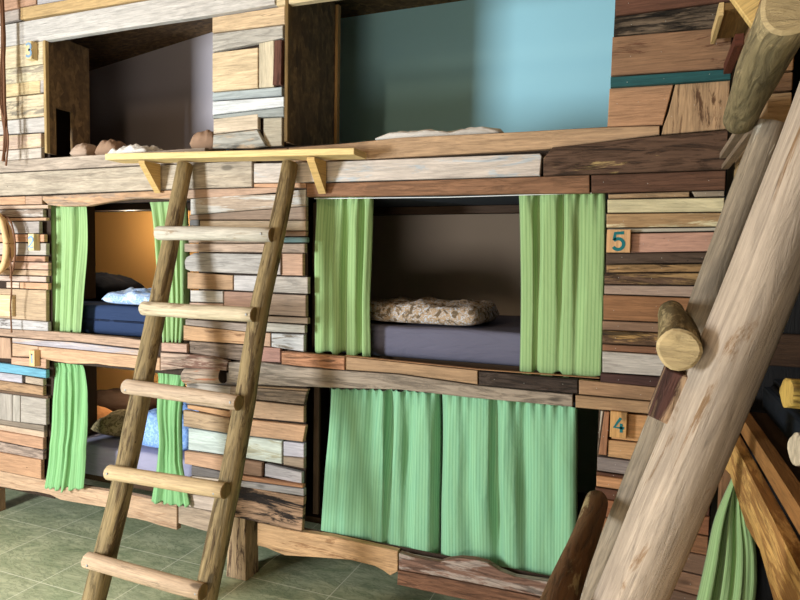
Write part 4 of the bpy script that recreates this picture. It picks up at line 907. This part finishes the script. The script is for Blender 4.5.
# boarding of the upper level, running towards the room
bd = []; z = 1.93
tones = ['9a8268', 'b49468', '8a6c50', 'a88a66', 'c09a6c', '7c5c40', 'b8946a', '9a7450']
while z < 2.44:
    h = rnd.uniform(.05, .11)
    bd.append((.37 + rnd.uniform(0, .012), .40, -1.7, -.701, z, min(z + h - .003, 2.45), tones[len(bd) % 8], 'y', dict(rough=.25)))
    bd.append((XS + rnd.uniform(0, .012), .34, -.70, -.05, z, min(z + h - .003, 2.45), tones[len(bd) % 8], 'y', dict(rough=.25))); z += h
rpart('cladding_panel', bd)
rpart('rail', [(.235, .268, -.70, -.05, 2.055, 2.078, '988470'), ], 'thin grey batten'); rpart('rail', [(.243, .268, -.70, -.05, 2.015, 2.035, '8c7864')], 'thin grey batten')
rpart('rail', [(.235, .262, -.36, -.046, 2.36, 2.40, '5a3022')], 'red brown batten')
rpart('rail', [(.205, .60, -.33, -.05, 2.487, 2.512, '8a683c')], 'pine board seen from below'); rpart('edge_strip', [(.188, .204, -.33, -.05, 2.470, 2.515, 'dcbc84')], 'pale pine edge strip')
wb = WB()
M = Matrix.Translation((.345, -.42, 2.49)) @ Matrix.Rotation(-math.radians(33), 4, 'Y') @ Matrix.Rotation(math.radians(0), 4, 'X')
wb.prism([(-.12, -.055), (.10, -.055), (.10, .16), (-.12, .16)], -.03, .0, 'e0bc78', .06, M=M); wb.build('brace', rb, 'yellow pine brace')
# cross beam deep inside, the mattress rail and the wavy board below it
rpart('cross_beam', [(.30, 1.25, -.06, -.03, 1.305, 1.425, '4a3424', 'x', dict(rough=.3))])
rpart('rail', [(.30, .335, -1.72, -.05, 1.13, 1.185, '9a6a3a', 'y')], 'inner orange rail')
M = Matrix(((0, -1, 0, 0), (1, 0, 0, 0), (0, 0, 1, 0), (0, 0, 0, 1)))
wb = WB()
lo = [(-1.72, .96), (-1.45, .93), (-1.2, .965), (-1.0, 1.0), (-.8, .975), (-.6, .99), (-.45, 1.005), (-.3, .98), (-.05, .985)]
wb.prism(lo + [(-.05, 1.125), (-1.72, 1.125)], -.30, -.27, 'a47440', .2, 'd4a460', .3, M=M); wb.build('rail', rb, 'orange board with a wavy lower edge and torn pale patches')
rpart('bed_base', [(.345, 1.40, -1.72, -.04, 1.10, 1.13, '4a3626', 'y')])
rpart('bed_base', [(.43, 1.40, -1.72, -.04, .30, .33, '4a3626', 'y')])
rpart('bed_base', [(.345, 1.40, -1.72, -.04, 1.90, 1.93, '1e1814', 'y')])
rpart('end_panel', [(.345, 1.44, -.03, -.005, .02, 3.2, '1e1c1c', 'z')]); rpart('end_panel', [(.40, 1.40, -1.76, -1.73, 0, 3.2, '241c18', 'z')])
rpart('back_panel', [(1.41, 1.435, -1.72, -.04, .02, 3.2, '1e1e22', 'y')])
for y in (-.09, -1.70):
    rpart('post', [(.28, .34, y - .03, y + .03, 0, .95 if y > -1 else 3.2, '8a6444', 'z')])
rpart('skirt_board', [(.43, .455, -1.6, -.13, .26, .42, 'a07048', 'y')])
wb = WB(); wb.log([(.345, -1.20, .0), (.338, -1.21, .6), (.345, -1.20, 1.22)], [.042, .04, .037], '9a8a78', .25, seed=8, cap='c8b090'); wb.build('post', rb, 'round grey post')
wb = WB(); wb.log([(.295, -1.07, 1.385), (.385, -1.05, 1.385)], [.032, .032], '8a6a34', .6, 'd2ae58', .35, seed=3, cap='caa454', wob=.2); wb.build('peg', rb, 'rough yellow peg')
wb = WB(); wb.log([(.305, -1.13, 1.275), (.385, -1.11, 1.275)], [.034, .034], 'c0ac94', .3, seed=9, cap='d0bca0', wob=.1); wb.build('peg', rb, 'pale log peg')
bm = bmesh.new(); box(bm, .40, 1.38, -1.68, -.10, 1.133, 1.27)
bmesh.ops.bevel(bm, geom=bm.edges[:], offset=.03, segments=3, affect='EDGES')
o = link('mattress', bm, sheet_material('blue_black_sheet', '20262e'), smooth=True)
tag(o, 'blue black mattress in the dark side wall bunk at the right edge', 'mattress', 'bunk mattresses')

# ---------------------------------------------------------------- light: a window behind to the left, a warm lamp overhead
def area(name, loc, aim, sx, sy, power, col):
    ld = bpy.data.lights.new(name, 'AREA'); ld.shape = 'RECTANGLE'; ld.size = sx; ld.size_y = sy; ld.energy = power; ld.color = col
    o = bpy.data.objects.new(name, ld); COL.objects.link(o); o.location = loc
    o.rotation_euler = (Vector(aim) - Vector(loc)).to_track_quat('-Z', 'Y').to_euler()
    return o
area('window_daylight', ((WX0 + WX1) / 2, -3.36, 1.45), (-2.6, 0, 1.6), .70, 1.1, 245, (.87, .95, 1.0))
area('low_warm_fill', (-1.0, -3.36, .55), (-1.2, 0, .9), 1.5, .9, 44, (1.0, .90, .76))  # added low warm fill for the bunk interiors; no doorway stands here
for loc, pw in (((-3.35, .72, 1.93), 7), ((-3.25, .62, .99), 8)):
    l2 = bpy.data.lights.new('reading_lamp', 'POINT'); l2.energy = pw; l2.color = (1, .84, .62); l2.shadow_soft_size = .03
    o = bpy.data.objects.new('reading_lamp', l2); COL.objects.link(o); o.location = loc
ld = bpy.data.lights.new('ceiling_lamp', 'POINT'); ld.energy = 34; ld.color = (1.0, .76, .50); ld.shadow_soft_size = .12
o = bpy.data.objects.new('ceiling_lamp', ld); COL.objects.link(o); o.location = (-1.6, -2.2, 2.98)
w = bpy.data.worlds.new('World'); S.world = w; w.use_nodes = True
w.node_tree.nodes['Background'].inputs[0].default_value = (.55, .62, .7, 1); w.node_tree.nodes['Background'].inputs[1].default_value = .3

# ---------------------------------------------------------------- camera
c = D['cam']
cd = bpy.data.cameras.new('camera'); cam = bpy.data.objects.new('camera', cd); COL.objects.link(cam)
cd.sensor_width = 36; cd.sensor_fit = 'HORIZONTAL'; cd.lens = c['F'] * 36 / 800; cd.clip_start = .02
R_, U_, W_ = Vector(c['r']), Vector(c['u']), Vector(c['w'])
cam.matrix_world = Matrix(((R_.x, U_.x, -W_.x, c['C'][0]), (R_.y, U_.y, -W_.y, c['C'][1]), (R_.z, U_.z, -W_.z, c['C'][2]), (0, 0, 0, 1)))
S.camera = cam
S.view_settings.view_transform = 'Standard'; S.view_settings.look = 'None'; S.view_settings.gamma = 1; S.view_settings.exposure = 0
S.view_settings.use_curve_mapping = False
S.cycles.max_bounces = 8; S.cycles.use_denoising = True
